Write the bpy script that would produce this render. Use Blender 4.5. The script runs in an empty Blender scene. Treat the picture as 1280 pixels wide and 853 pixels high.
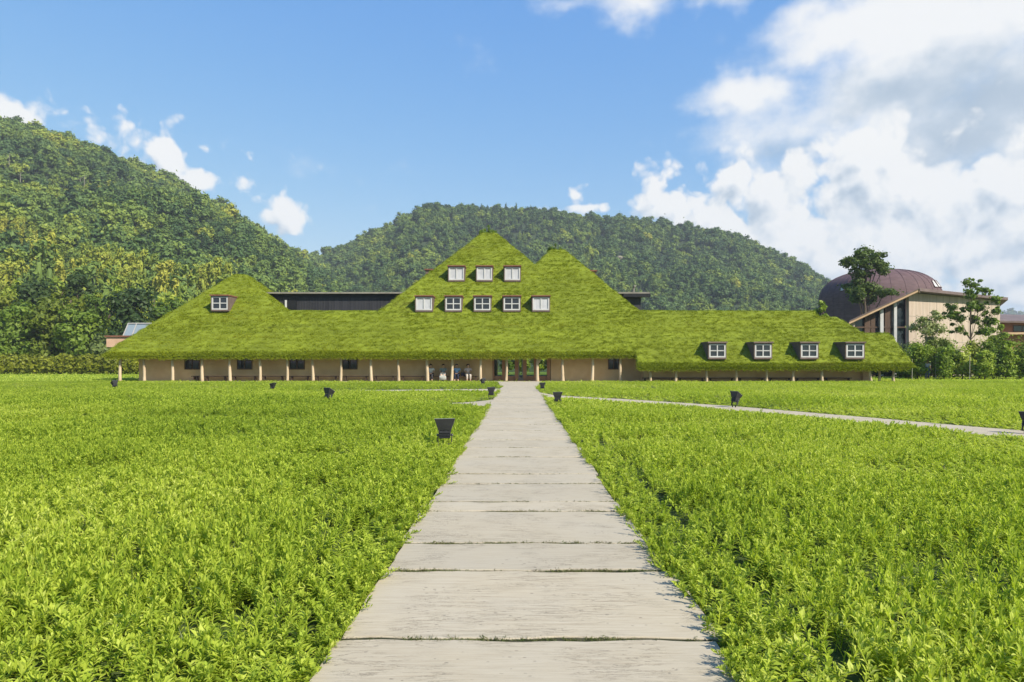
import bpy, bmesh, math, random
import numpy as np
from mathutils import Vector, Matrix
R = math.radians
sc = bpy.context.scene
COL = sc.collection

# ------------------------------------------------------------------ camera
F, CX, HZ, EYE = 853.333, 640.0, 452.0, 1.6
cam_d = bpy.data.cameras.new('camera')
cam = bpy.data.objects.new('camera', cam_d)
COL.objects.link(cam)
cam_d.lens = 24.0
cam_d.sensor_width = 36.0
cam_d.shift_y = (HZ - 426.5) / 1280.0
cam_d.clip_start = 0.05
cam_d.clip_end = 9000
cam.location = (0, 0, EYE)
cam.rotation_euler = (R(90), 0, 0)
sc.camera = cam

# ------------------------------------------------------------------ sun, exposure
SUN_AZ, SUN_EL = 48.0, 40.0          # degrees to the right of straight behind the camera, height
SKY_STRENGTH = 0.13
CLOUD_K = 0.52
sd = Vector((math.sin(R(SUN_AZ)) * math.cos(R(SUN_EL)), -math.cos(R(SUN_AZ)) * math.cos(R(SUN_EL)), math.sin(R(SUN_EL))))
sun_d = bpy.data.lights.new('sun', 'SUN')
sun_d.energy = 4.1
sun_d.angle = R(0.6)
sun_d.color = (1.0, 0.93, 0.81)
sun = bpy.data.objects.new('sun', sun_d)
COL.objects.link(sun)
sun.rotation_euler = sd.to_track_quat('Z', 'Y').to_euler()
sun.location = (40, -40, 60)
sc.view_settings.view_transform = 'Standard'
sc.view_settings.look = 'None'
sc.view_settings.exposure = 0.92
sc.view_settings.gamma = 1.0
sc.view_settings.use_curve_mapping = False
sc.cycles.use_denoising = True
sc.cycles.max_bounces = 8
sc.cycles.transparent_max_bounces = 12
sc.cycles.volume_bounces = 0


# ------------------------------------------------------------------ node helper
class NT:
    def __init__(s, tree):
        s.t = tree
    def n(s, kind, **kw):
        x = s.t.nodes.new(kind)
        for k, v in kw.items():
            setattr(x, k, v)
        return x
    def put(s, sock, v):
        if isinstance(v, bpy.types.NodeSocket):
            s.t.links.new(v, sock)
        elif v is not None:
            if sock.type == 'RGBA' and len(v) == 3:
                v = (*v, 1)
            sock.default_value = v
    def m(s, op, a, b=None, c=None, clamp=False):
        x = s.n('ShaderNodeMath', operation=op, use_clamp=clamp)
        s.put(x.inputs[0], a)
        if b is not None: s.put(x.inputs[1], b)
        if c is not None: s.put(x.inputs[2], c)
        return x.outputs[0]
    def vm(s, op, a, b=None):
        x = s.n('ShaderNodeVectorMath', operation=op)
        s.put(x.inputs[0], a)
        if b is not None: s.put(x.inputs[1], b)
        return x.outputs[0]
    def mix(s, f, a, b, mode='MIX'):
        x = s.n('ShaderNodeMix', data_type='RGBA', blend_type=mode)
        s.put(x.inputs[0], f); s.put(x.inputs[6], a); s.put(x.inputs[7], b)
        return x.outputs[2]
    def noise(s, vec, scale, detail=3, rough=0.55, dist=0.0):
        x = s.n('ShaderNodeTexNoise')
        s.put(x.inputs['Vector'], vec)
        x.inputs['Scale'].default_value = scale
        x.inputs['Detail'].default_value = detail
        x.inputs['Roughness'].default_value = rough
        x.inputs['Distortion'].default_value = dist
        return x.outputs[0]
    def ramp(s, f, stops):
        x = s.n('ShaderNodeValToRGB')
        s.put(x.inputs[0], f)
        e = x.color_ramp.elements
        while len(e) < len(stops): e.new(0.5)
        for el, (p, c) in zip(e, stops):
            el.position = p
            el.color = (*c, 1) if len(c) == 3 else c
        return x.outputs[0]
    def maprange(s, v, a, b, c=0.0, d=1.0, smooth=True):
        x = s.n('ShaderNodeMapRange', interpolation_type='SMOOTHSTEP' if smooth else 'LINEAR')
        s.put(x.inputs[0], v)
        for i, q in enumerate((a, b, c, d)): x.inputs[i + 1].default_value = q
        return x.outputs[0]


# ------------------------------------------------------------------ world: Nishita sky with clouds by direction
def build_world():
    w = bpy.data.worlds.new('World')
    sc.world = w
    w.use_nodes = True
    w.cycles.sampling_method = 'MANUAL'
    w.cycles.sample_map_resolution = 256
    t = w.node_tree
    t.nodes.clear()
    N = NT(t)

    def azel(px, py):
        az = math.atan((px - CX) / F)
        el = math.atan((HZ - py) / F * math.cos(az))
        return az, el
    # (px, py, half width, half height, weight): where each cloud stands in the sky, as bearings
    cumulus = [
        (820, 236, 28, 34, 1.0), (850, 262, 46, 34, 1.0), (918, 226, 44, 34, 1.0), (970, 250, 66, 48, 1.1), (1066, 198, 48, 36, 1.1), (1100, 232, 84, 60, 1.15),
        (1255, 238, 90, 56, 1.1), (1390, 260, 110, 90, 1.1), (1080, 310, 220, 62, 1.1), (915, 288, 90, 34, 1.0), (1290, 330, 150, 60, 1.0),
        (24, 142, 54, 19, .82), (206, 194, 31, 23, .88), (243, 220, 26, 17, .84), (362, 265, 28, 22, .92), (717, 241, 13, 14, .85), (690, 262, 70, 8, .6),
        (-330, 130, 140, 60, .8), (1900, 260, 300, 90, 1.0),
    ]
    layer = [
        (1190, 36, 190, 62, 1.15), (1065, 32, 95, 38, 1.0), (1140, 94, 160, 46, 1.1), (925, 116, 74, 24, .85), (1270, 104, 120, 44, 1.0),
        (790, 6, 74, 26, .60), (700, 2, 40, 16, .5), (890, -6, 50, 14, .55), (1420, 90, 150, 100, 1.1),
        (445, 222, 70, 26, .34), (505, 72, 50, 16, .16),
    ]
    def group(name, blobs, kind):
        g = bpy.data.node_groups.new(name, 'ShaderNodeTree')
        g.interface.new_socket('Vector', in_out='INPUT', socket_type='NodeSocketVector')
        g.interface.new_socket('Density', in_out='OUTPUT', socket_type='NodeSocketFloat')
        G = NT(g)
        gi, go = G.n('NodeGroupInput'), G.n('NodeGroupOutput')
        vec = gi.outputs[0]
        sx = G.n('ShaderNodeSeparateXYZ')
        G.put(sx.inputs[0], vec)
        c2 = G.n('ShaderNodeCombineXYZ')
        G.put(c2.inputs[0], G.m('ARCTAN2', sx.outputs[0], sx.outputs[1])); G.put(c2.inputs[1], G.m('ARCSINE', sx.outputs[2]))
        def noise2(v, scale, detail, rough, out=0):
            x = G.n('ShaderNodeTexNoise', noise_dimensions='2D')
            G.put(x.inputs['Vector'], v)
            x.inputs['Scale'].default_value = scale; x.inputs['Detail'].default_value = detail; x.inputs['Roughness'].default_value = rough
            return x.outputs[out]
        wob = G.vm('SUBTRACT', noise2(c2.outputs[0], 14.0, 3, .55, 1), (.5, .5, .5))
        wa = .04 if kind else .06
        cv_ = G.vm('ADD', c2.outputs[0], G.vm('MULTIPLY', wob, (wa, wa, 0)))
        best = None
        for (px, py, rw, rh, wt) in blobs:
            a, e = azel(px, py)
            d = G.vm('MULTIPLY', G.vm('SUBTRACT', cv_, (a, e, 0)), (F / rw / math.cos(a) ** 2 if abs(px - CX) < 700 else 2.5, F / rh, 0))
            ln = G.n('ShaderNodeVectorMath', operation='LENGTH')
            G.put(ln.inputs[0], d)
            b = G.m('MULTIPLY_ADD', ln.outputs[1], -wt * .72, wt)
            best = b if best is None else G.m('SMOOTH_MAX', best, b, .10)
        if kind:                                  # heaped: billows from cell noise
            vo = G.n('ShaderNodeTexVoronoi', voronoi_dimensions='2D', feature='F1')
            G.put(vo.inputs['Vector'], G.vm('ADD', c2.outputs[0], G.vm('MULTIPLY', wob, (.03, .03, 0))))
            vo.inputs['Scale'].default_value = 24.0
            vo.inputs['Detail'].default_value = 2.6
            vo.inputs['Roughness'].default_value = .5
            f1 = noise2(c2.outputs[0], 10.0, 8, .58)
            dens = G.m('ADD', best, G.m('MULTIPLY_ADD', vo.outputs[0], -.55, .27))
            dens = G.m('ADD', dens, G.m('MULTIPLY_ADD', f1, .70, -.38))
        else:                                     # torn layer
            f1 = noise2(G.vm('MULTIPLY', c2.outputs[0], (1, 1.5, 1)), 7.0, 10, .57)
            dens = G.m('ADD', best, G.m('MULTIPLY_ADD', f1, 1.3, -.68))
        G.put(go.inputs[0], dens)
        return g
    tc = N.n('ShaderNodeTexCoord')
    dirv = tc.outputs['Generated']
    def dens_at(g, off=None):
        x = N.n('ShaderNodeGroup')
        x.node_tree = g
        N.put(x.inputs[0], dirv if off is None else N.vm('ADD', dirv, off))
        return x.outputs[0]
    gc, gl = group('heaped_cloud', cumulus, 1), group('torn_cloud', layer, 0)
    c0, c1 = dens_at(gc), dens_at(gc, (.012, 0, .020))
    l0, l1 = dens_at(gl), dens_at(gl, (-.05, 0, .075))
    ca = N.maprange(c0, .0, .34)
    la = N.maprange(l0, .0, .72)
    clit = N.m('SUBTRACT', N.m('MULTIPLY_ADD', N.m('SUBTRACT', c0, c1), .75, .84), N.m('MULTIPLY', N.maprange(c1, .3, 1.2), .20), clamp=True)  # sun side and shade of the heaped clouds put into their colour
    llit = N.m('SUBTRACT', N.m('MULTIPLY_ADD', N.m('SUBTRACT', l0, l1), .18, .92), N.m('MULTIPLY', N.maprange(l1, .1, 1.0), .58), clamp=True)  # bright upper side and grey underside painted into the torn layer's colour
    stops = [(0.10, (.36, .47, .60)), (.42, (.58, .67, .77)), (.70, (.84, .88, .92)), (.92, (1.0, 1.0, .99))]
    sky = N.n('ShaderNodeTexSky', sky_type='NISHITA')
    sky.sun_disc = False
    sky.sun_elevation = R(SUN_EL)
    sky.sun_rotation = R(180 - SUN_AZ)
    sky.air_density = 1.0
    sky.dust_density = 0.4
    sky.ozone_density = 2.2
    # the clear deep blue of that afternoon: the sky model with its channels graded
    sc3 = N.n('ShaderNodeSeparateColor')
    N.put(sc3.inputs[0], sky.outputs[0])
    cc3 = N.n('ShaderNodeCombineColor')
    for i, (ref, val, pw) in enumerate(((.119, .215, 1.05), (.184, .35, .62), (.262, .475, .16))):
        q = N.m('POWER', N.m('MULTIPLY', sc3.outputs[i], .3 * SKY_STRENGTH / ref), pw)
        N.put(cc3.inputs[i], N.m('MINIMUM', N.m('MULTIPLY', q, val), (.42, .60, .8)[i]))
    col = cc3.outputs[0]
    sz = N.n('ShaderNodeSeparateXYZ')
    N.put(sz.inputs[0], dirv)
    up = N.maprange(sz.outputs[2], -.02, .01)
    k = CLOUD_K
    col = N.mix(N.m('MULTIPLY', N.m('MULTIPLY', la, .95), up), col, N.mix(1.0, N.ramp(llit, stops), (k, k, k), 'MULTIPLY'))
    col = N.mix(N.m('MULTIPLY', N.m('MULTIPLY', ca, .97), up), col, N.mix(1.0, N.ramp(clit, stops), (k, k, k), 'MULTIPLY'))
    bg = N.n('ShaderNodeBackground')
    N.put(bg.inputs[0], col)
    bg.inputs[1].default_value = 1.0
    out = N.n('ShaderNodeOutputWorld')
    t.links.new(bg.outputs[0], out.inputs[0])
build_world()


# ------------------------------------------------------------------ materials
def new_mat(name):
    m = bpy.data.materials.new(name)
    m.use_nodes = True
    t = m.node_tree
    t.nodes.clear()
    N = NT(t)
    out = N.n('ShaderNodeOutputMaterial')
    return m, N, out

def pos(N):
    return N.n('ShaderNodeNewGeometry').outputs['Position']

def surf_mat(name, c0, c1, scale=3.0, rough=.8, bump=.2, stretch=(1, 1, 1), detail=6, bscale=None, spec=.3, metallic=0.0, speck=None, objspace=False):
    """two-tone noisy surface with bump"""
    m, N, out = new_mat(name)
    p = N.n('ShaderNodeTexCoord').outputs['Object'] if objspace else pos(N)
    v = N.vm('MULTIPLY', p, stretch)
    n1 = N.noise(v, scale, detail, .6)
    col = N.ramp(n1, [(.3, c0), (.7, c1)])
    n3 = N.noise(p, .35 * scale, 2)
    col = N.mix(N.maprange(n3, .35, .75, 0, .35), col, tuple(q * .7 for q in c0))
    if speck:
        n4 = N.noise(v, speck[0], 2, .5)
        col = N.mix(N.maprange(n4, speck[2], speck[2] + .05), col, speck[1])
    b = N.n('ShaderNodeBsdfPrincipled')
    N.put(b.inputs['Base Color'], col)
    b.inputs['Roughness'].default_value = rough
    b.inputs['Specular IOR Level'].default_value = spec
    b.inputs['Metallic'].default_value = metallic
    if bump:
        bp = N.n('ShaderNodeBump')
        bp.inputs['Strength'].default_value = bump
        bp.inputs['Distance'].default_value = .03
        N.put(bp.inputs['Height'], N.noise(v, bscale or scale * 4, 5, .6))
        N.put(b.inputs['Normal'], bp.outputs[0])
    N.put(out.inputs[0], b.outputs[0])
    return m

def leaf_mat(name, stops, source='INSTANCER', noise_scale=.08, noise_amt=.35, island=.35, trans=.3, rough=.5, spec=.25, patch=None):
    """foliage: colour runs along a ramp by the plant's own tint, patches of ground and the single leaf"""
    m, N, out = new_mat(name)
    if source == 'INSTANCER':
        a = N.n('ShaderNodeAttribute', attribute_type='INSTANCER', attribute_name='tint').outputs['Fac']
    elif source == 'RANDOM':
        a = N.n('ShaderNodeObjectInfo').outputs['Random']
    else:
        a = .5
    gm = N.n('ShaderNodeNewGeometry')
    n1 = N.noise(gm.outputs['Position'], noise_scale, 3)
    f = N.m('ADD', a, N.m('MULTIPLY_ADD', n1, 2 * noise_amt, -noise_amt))
    f = N.m('ADD', f, N.m('MULTIPLY_ADD', gm.outputs['Random Per Island'], 2 * island, -island), clamp=True)
    col = N.ramp(f, stops)
    if patch:
        pc, psc, plo, amt, st = patch
        pn = N.noise(N.vm('MULTIPLY', gm.outputs['Position'], st), psc, 4, .6)
        col = N.mix(N.maprange(pn, plo, plo + .15, 0, amt), col, pc)
    b = N.n('ShaderNodeBsdfPrincipled')
    N.put(b.inputs['Base Color'], col)
    b.inputs['Roughness'].default_value = rough
    b.inputs['Specular IOR Level'].default_value = spec
    tr = N.n('ShaderNodeBsdfTranslucent')
    N.put(tr.inputs[0], N.mix(1.0, col, (1.05, 1.1, .6), 'MULTIPLY'))
    mx = N.n('ShaderNodeMixShader')
    mx.inputs[0].default_value = trans
    N.put(mx.inputs[1], b.outputs[0]); N.put(mx.inputs[2], tr.outputs[0])
    N.put(out.inputs[0], mx.outputs[0])
    return m

M = {}
M['soil'] = surf_mat('soil', (.035, .055, .012), (.07, .10, .02), .9, .95, .5)
M['lawn'] = surf_mat('lawn', (.12, .19, .015), (.19, .27, .022), .5, .95, .5)
M['forest_floor'] = surf_mat('forest_floor', (.02, .035, .012), (.04, .06, .02), .05, .95, .3)
M['sprig'] = leaf_mat('sprig_leaf', [(0, (.170, .245, .024)), (.4, (.335, .430, .042)), (.75, (.48, .55, .070)), (1, (.58, .62, .15))],
                      noise_scale=.35, noise_amt=.26, island=.28, trans=.45, rough=.6, spec=.2)
M['roof_blade'] = leaf_mat('roof_blade', [(0, (.110, .142, .007)), (.4, (.190, .238, .009)), (.75, (.250, .288, .012)), (1, (.30, .285, .03))],
                           noise_scale=.5, noise_amt=.16, island=.16, trans=.3, rough=.7, spec=.1,
                           patch=((.23, .20, .07), .16, .585, .6, (.6, .6, 2.2)))
M['joint'] = leaf_mat('joint_moss', [(0, (.04, .06, .015)), (.5, (.09, .12, .03)), (1, (.17, .15, .07))], noise_scale=1.5, trans=.2)
M['tree'] = leaf_mat('hill_leaf', [(0, (.026, .056, .018)), (.3, (.072, .128, .034)), (.6, (.165, .230, .040)), (.82, (.275, .315, .038)), (1, (.35, .345, .05))],
                     noise_scale=.02, noise_amt=.22, island=.10, trans=.15, rough=.6, spec=.2)
M['bark'] = surf_mat('bark', (.06, .045, .03), (.13, .10, .07), 2, .9, .6, (1, 1, .3))
M['pale_bark'] = surf_mat('pale_bark', (.30, .27, .21), (.46, .42, .34), 1.2, .9, .3, (1, 1, .3))
M['grey_bark'] = surf_mat('grey_bark', (.18, .165, .13), (.28, .255, .20), 1.2, .9, .3, (1, 1, .3))
M['turf'] = surf_mat('roof_turf', (.12, .15, .009), (.185, .225, .013), 1.1, .95, .6, (.25, 1, 2.5), bscale=5)
M['soffit'] = surf_mat('soffit', (.22, .155, .095), (.30, .22, .14), 2, .9, .2)


def concrete():
    m, N, out = new_mat('board_marked_concrete')
    p = pos(N)
    grain = N.noise(N.vm('MULTIPLY', p, (2.2, 34, 1)), 1.5, 7, .72, .6)
    blot = N.noise(p, .9, 4, .6)
    rnd = N.n('ShaderNodeObjectInfo').outputs['Random']
    col = N.ramp(grain, [(.28, (.325, .270, .187)), (.5, (.40, .345, .25)), (.72, (.45, .395, .295))])
    col = N.mix(N.maprange(blot, .35, .7, 0, .3), col, (.40, .37, .31))
    col = N.mix(N.m('MULTIPLY', rnd, .38), col, (.29, .262, .205))
    pit_v = N.vm('MULTIPLY', p, (1, 2.2, 1))
    vo = N.n('ShaderNodeTexVoronoi')
    N.put(vo.inputs['Vector'], N.vm('ADD', pit_v, N.vm('MULTIPLY', N.n('ShaderNodeTexNoise').outputs[1], (.05, .05, 0))))
    vo.inputs['Scale'].default_value = 13
    pit = N.m('MULTIPLY', N.maprange(N.m('ADD', vo.outputs[0], N.m('MULTIPLY_ADD', N.noise(p, 40, 3), .3, -.15)), .10, .17, 1, 0), N.maprange(N.noise(p, 3.0, 2), .48, .60))
    crack = N.noise(N.vm('MULTIPLY', p, (.8, 7, 1)), 1.4, 8, .72, 1.6)
    cr = N.m('MULTIPLY', N.maprange(N.m('ABSOLUTE', N.m('SUBTRACT', crack, .5)), 0, .014, 1, 0), N.maprange(N.noise(p, 1.6, 2), .44, .56))
    dark = N.m('MAXIMUM', N.m('MULTIPLY', pit, .7), N.m('MULTIPLY', cr, .75))
    col = N.mix(dark, col, (.11, .095, .075))
    b = N.n('ShaderNodeBsdfPrincipled')
    N.put(b.inputs['Base Color'], col)
    b.inputs['Roughness'].default_value = .9
    b.inputs['Specular IOR Level'].default_value = .2
    bp = N.n('ShaderNodeBump')
    bp.inputs['Strength'].default_value = .45
    bp.inputs['Distance'].default_value = .01
    N.put(bp.inputs['Height'], N.m('SUBTRACT', N.m('MULTIPLY', grain, .7), dark))
    N.put(b.inputs['Normal'], bp.outputs[0])
    N.put(out.inputs[0], b.outputs[0])
    return m
M['concrete'] = concrete()
M['joint_soil'] = surf_mat('joint_soil', (.020, .024, .009), (.055, .052, .026), 7, .95, .5)
M['earth_wall'] = surf_mat('earth_wall', (.50, .335, .17), (.60, .43, .235), 1.1, .95, .35, bscale=14)
M['log'] = surf_mat('peeled_log', (.42, .31, .19), (.56, .45, .31), 1.6, .75, .3, (1, 1, .35))
M['log_dark'] = surf_mat('brown_log', (.38, .24, .12), (.52, .36, .20), 1.6, .75, .3, (1, 1, .35))
M['door_wood'] = surf_mat('door_wood', (.22, .105, .045), (.33, .175, .08), 2, .5, .15, (1, 1, .2))
M['brown_wood'] = surf_mat('dark_brown_wood', (.07, .04, .024), (.11, .065, .04), 3, .7, .2, (1, 1, .3))
M['dormer'] = surf_mat('dormer_board', (.10, .07, .055), (.17, .125, .10), 3, .8, .2, (.3, 1, 1))
M['dormer_rust'] = surf_mat('dormer_red_brown', (.15, .06, .035), (.22, .10, .06), 3, .7, .2)
M['white'] = surf_mat('white_paint', (.44, .43, .41), (.53, .52, .50), 2, .5, .05)
M['curtain'] = surf_mat('white_curtain', (.40, .40, .42), (.52, .52, .53), 4, .8, .3, (6, 6, .3))
M['charred'] = surf_mat('charred_board', (.016, .016, .019), (.038, .037, .042), 1.0, .65, .3, (7, 7, .15), spec=.4)
M['black_trim'] = surf_mat('black_trim', (.008, .008, .009), (.014, .014, .016), 2, .5, .05)
M['grey_trim'] = surf_mat('weathered_trim', (.17, .155, .13), (.27, .25, .20), 2, .8, .1)
M['copper'] = surf_mat('purple_brown_shingle', (.075, .042, .045), (.135, .080, .082), 1.0, .8, .4, (1, 1, 5), spec=.4)
M['board'] = surf_mat('pale_board', (.36, .285, .22), (.46, .375, .30), .8, .85, .15, (3, 3, .4))
M['fascia'] = surf_mat('cedar_fascia', (.40, .26, .15), (.52, .36, .22), 1.2, .7, .1, (.4, .4, 3))
M['red_wall'] = surf_mat('red_brown_wall', (.25, .105, .06), (.34, .155, .09), 1, .8, .15)
M['roof_metal'] = surf_mat('brown_metal_roof', (.12, .085, .075), (.18, .13, .115), 1, .5, .1)
M['black_metal'] = surf_mat('black_powder_coat', (.018, .018, .020), (.034, .034, .038), 6, .5, .15, spec=.4, objspace=True)
M['steel'] = surf_mat('dull_steel', (.20, .20, .20), (.30, .30, .29), 6, .4, .05, metallic=.7)
M['rock'] = surf_mat('pale_rock', (.22, .185, .125), (.31, .26, .18), .3, .95, .8)
M['bench_wood'] = surf_mat('dark_bench_wood', (.05, .03, .02), (.09, .055, .035), 3, .7, .2)
M['skin'] = surf_mat('skin', (.46, .28, .19), (.52, .33, .23), 4, .6, 0)
M['hair'] = surf_mat('black_hair', (.010, .008, .007), (.02, .015, .012), 20, .5, .2)
M['pink_wood'] = surf_mat('pink_cedar', (.50, .31, .20), (.62, .42, .29), 2, .8, .1)
M['stone_floor'] = surf_mat('stone_floor', (.40, .34, .25), (.50, .43, .33), 1.5, .9, .2)

def glass(name, tint=(.02, .025, .03), rough=.03, see=0.0, refl=.12):
    m, N, out = new_mat(name)
    b = N.n('ShaderNodeBsdfPrincipled')
    N.put(b.inputs['Base Color'], tint)
    b.inputs['Roughness'].default_value = rough
    b.inputs['Specular IOR Level'].default_value = .5
    bp = N.n('ShaderNodeBump')
    bp.inputs['Strength'].default_value = .02
    N.put(bp.inputs['Height'], N.noise(pos(N), 1.2, 2))
    N.put(b.inputs['Normal'], bp.outputs[0])
    sh = b.outputs[0]
    if see:
        tr = N.n('ShaderNodeBsdfTransparent')
        N.put(tr.inputs[0], (.92, .96, .93))
        mx = N.n('ShaderNodeMixShader')
        mx.inputs[0].default_value = see
        N.put(mx.inputs[1], sh); N.put(mx.inputs[2], tr.outputs[0])
        sh = mx.outputs[0]
    N.put(out.inputs[0], sh)
    return m
M['glass'] = glass('window_glass')
M['door_glass'] = glass('door_glass', see=.85)
M['sky_glass'] = glass('skylight_glass', (.25, .32, .38), .15)
M['lens'] = glass('lamp_lens', (.25, .25, .25), .1)

def cloth(name, c):
    return surf_mat(name, tuple(q * .8 for q in c), c, 8, .9, .1, objspace=True)


# ------------------------------------------------------------------ mesh helpers
def at(px, py, Y):
    """a point at distance Y that stands in the direction of a picture point"""
    return Vector(((px - CX) / F * Y, Y, EYE + (HZ - py) / F * Y))
def gr(px, py, z=0.0):
    Y = F * (EYE - z) / (py - HZ)
    return Vector(((px - CX) / F * Y, Y, z))

class MB:
    def __init__(s):
        s.v, s.f = [], []
    def add(s, verts, faces):
        o = len(s.v)
        s.v += [tuple(p) for p in verts]
        s.f += [tuple(i + o for i in f) for f in faces]
        return s
    def box(s, x0, x1, y0, y1, z0, z1):
        v = [(x0, y0, z0), (x1, y0, z0), (x1, y1, z0), (x0, y1, z0), (x0, y0, z1), (x1, y0, z1), (x1, y1, z1), (x0, y1, z1)]
        return s.add(v, [(0, 3, 2, 1), (4, 5, 6, 7), (0, 1, 5, 4), (1, 2, 6, 5), (2, 3, 7, 6), (3, 0, 4, 7)])
    def hexa(s, p):
        """eight corners: bottom ring of four then top ring of four"""
        return s.add(p, [(0, 3, 2, 1), (4, 5, 6, 7), (0, 1, 5, 4), (1, 2, 6, 5), (2, 3, 7, 6), (3, 0, 4, 7)])
    def prism(s, poly, off):
        """closed polygon (3d, planar) pushed along off"""
        n = len(poly)
        a = [Vector(p) for p in poly]
        b = [p + Vector(off) for p in a]
        fs = [tuple(range(n)), tuple(range(2 * n - 1, n - 1, -1))]
        fs += [(i, i + n, (i + 1) % n + n, (i + 1) % n) for i in range(n)]
        return s.add(a + b, fs)
    def tube(s, pts, rad, n=8, cap=True):
        pts = [Vector(p) for p in pts]
        o = len(s.v)
        up = Vector((0, 0, 1))
        for i, p in enumerate(pts):
            t = (pts[min(i + 1, len(pts) - 1)] - pts[max(i - 1, 0)]).normalized()
            a = t.cross(Vector((0, 1, 0)) if abs(t.dot(up)) > .7 else up).normalized()
            b = t.cross(a)
            r = rad[i] if isinstance(rad, (list, tuple)) else rad
            s.v += [tuple(p + (a * math.cos(2 * math.pi * k / n) + b * math.sin(2 * math.pi * k / n)) * r) for k in range(n)]
        for i in range(len(pts) - 1):
            for k in range(n):
                s.f.append((o + i * n + k, o + i * n + (k + 1) % n, o + (i + 1) * n + (k + 1) % n, o + (i + 1) * n + k))
        if cap:
            s.f.append(tuple(o + k for k in range(n))[::-1])
            s.f.append(tuple(o + (len(pts) - 1) * n + k for k in range(n)))
        return s
    def mesh(s, name, mat, smooth=False):
        me = bpy.data.meshes.new(name)
        me.from_pydata(s.v, [], s.f)
        bm = bmesh.new()
        bm.from_mesh(me)
        bmesh.ops.recalc_face_normals(bm, faces=bm.faces)
        bm.to_mesh(me)
        bm.free()
        if smooth:
            me.polygons.foreach_set('use_smooth', [True] * len(me.polygons))
        me.materials.append(mat)
        return me
    def build(s, name, mat, parent=None, smooth=False, bevel=0.0):
        me = s.mesh(name, mat, smooth)
        if bevel:
            bm = bmesh.new()
            bm.from_mesh(me)
            bmesh.ops.bevel(bm, geom=list(bm.edges), offset=bevel, segments=2, affect='EDGES', profile=.6)
            bm.to_mesh(me)
            bm.free()
        return link(name, me, parent)

def link(name, me, parent=None):
    o = bpy.data.objects.new(name, me)
    COL.objects.link(o)
    if parent: o.parent = parent
    return o
def tag(o, label=None, cat=None, group=None, kind=None):
    if label: o['label'] = label
    if cat: o['category'] = cat
    if group: o['group'] = group
    if kind: o['kind'] = kind
    return o
def empty(name, loc, label, cat, group=None, rz=0.0):
    o = bpy.data.objects.new(name, None)
    COL.objects.link(o)
    o.location = loc
    o.rotation_euler.z = rz
    o.empty_display_size = .2
    return tag(o, label, cat, group)
def copy_tree(o, parent=None):
    c = o.copy()
    COL.objects.link(c)
    c.parent = parent
    for ch in list(o.children):
        copy_tree(ch, c)
    return c
def np_mesh(name, verts, faces, mat, smooth=False):
    """verts (n,3); faces (m,k) with one k"""
    me = bpy.data.meshes.new(name)
    verts = np.asarray(verts, np.float32); faces = np.asarray(faces, np.int32)
    k = faces.shape[1]
    me.vertices.add(len(verts)); me.loops.add(faces.size); me.polygons.add(len(faces))
    me.vertices.foreach_set('co', verts.ravel())
    me.loops.foreach_set('vertex_index', faces.ravel())
    me.polygons.foreach_set('loop_start', np.arange(0, faces.size, k, dtype=np.int32))
    if smooth:
        me.polygons.foreach_set('use_smooth', np.ones(len(faces), bool))
    me.update(calc_edges=True)
    me.materials.append(mat)
    return me

def vnoise(x, y, seed=0):
    x = np.asarray(x, float); y = np.asarray(y, float)
    xi, yi = np.floor(x).astype(np.int64), np.floor(y).astype(np.int64)
    fx, fy = x - xi, y - yi
    fx, fy = fx * fx * (3 - 2 * fx), fy * fy * (3 - 2 * fy)
    def h(a, b):
        n = (a * 374761393 + b * 668265263 + seed * 974711) & 0xffffffff
        n = ((n ^ (n >> 13)) * 1274126177) & 0xffffffff
        return ((n ^ (n >> 16)) & 0xffff) / 65535.0
    return (h(xi, yi) * (1 - fx) + h(xi + 1, yi) * fx) * (1 - fy) + (h(xi, yi + 1) * (1 - fx) + h(xi + 1, yi + 1) * fx) * fy
def fbm(x, y, seed=0, o=4):
    s, a, t = 0, .5, 0
    for i in range(o):
        s = s + a * vnoise(x * 2 ** i, y * 2 ** i, seed + i); t += a; a *= .5
    return s / t


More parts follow.
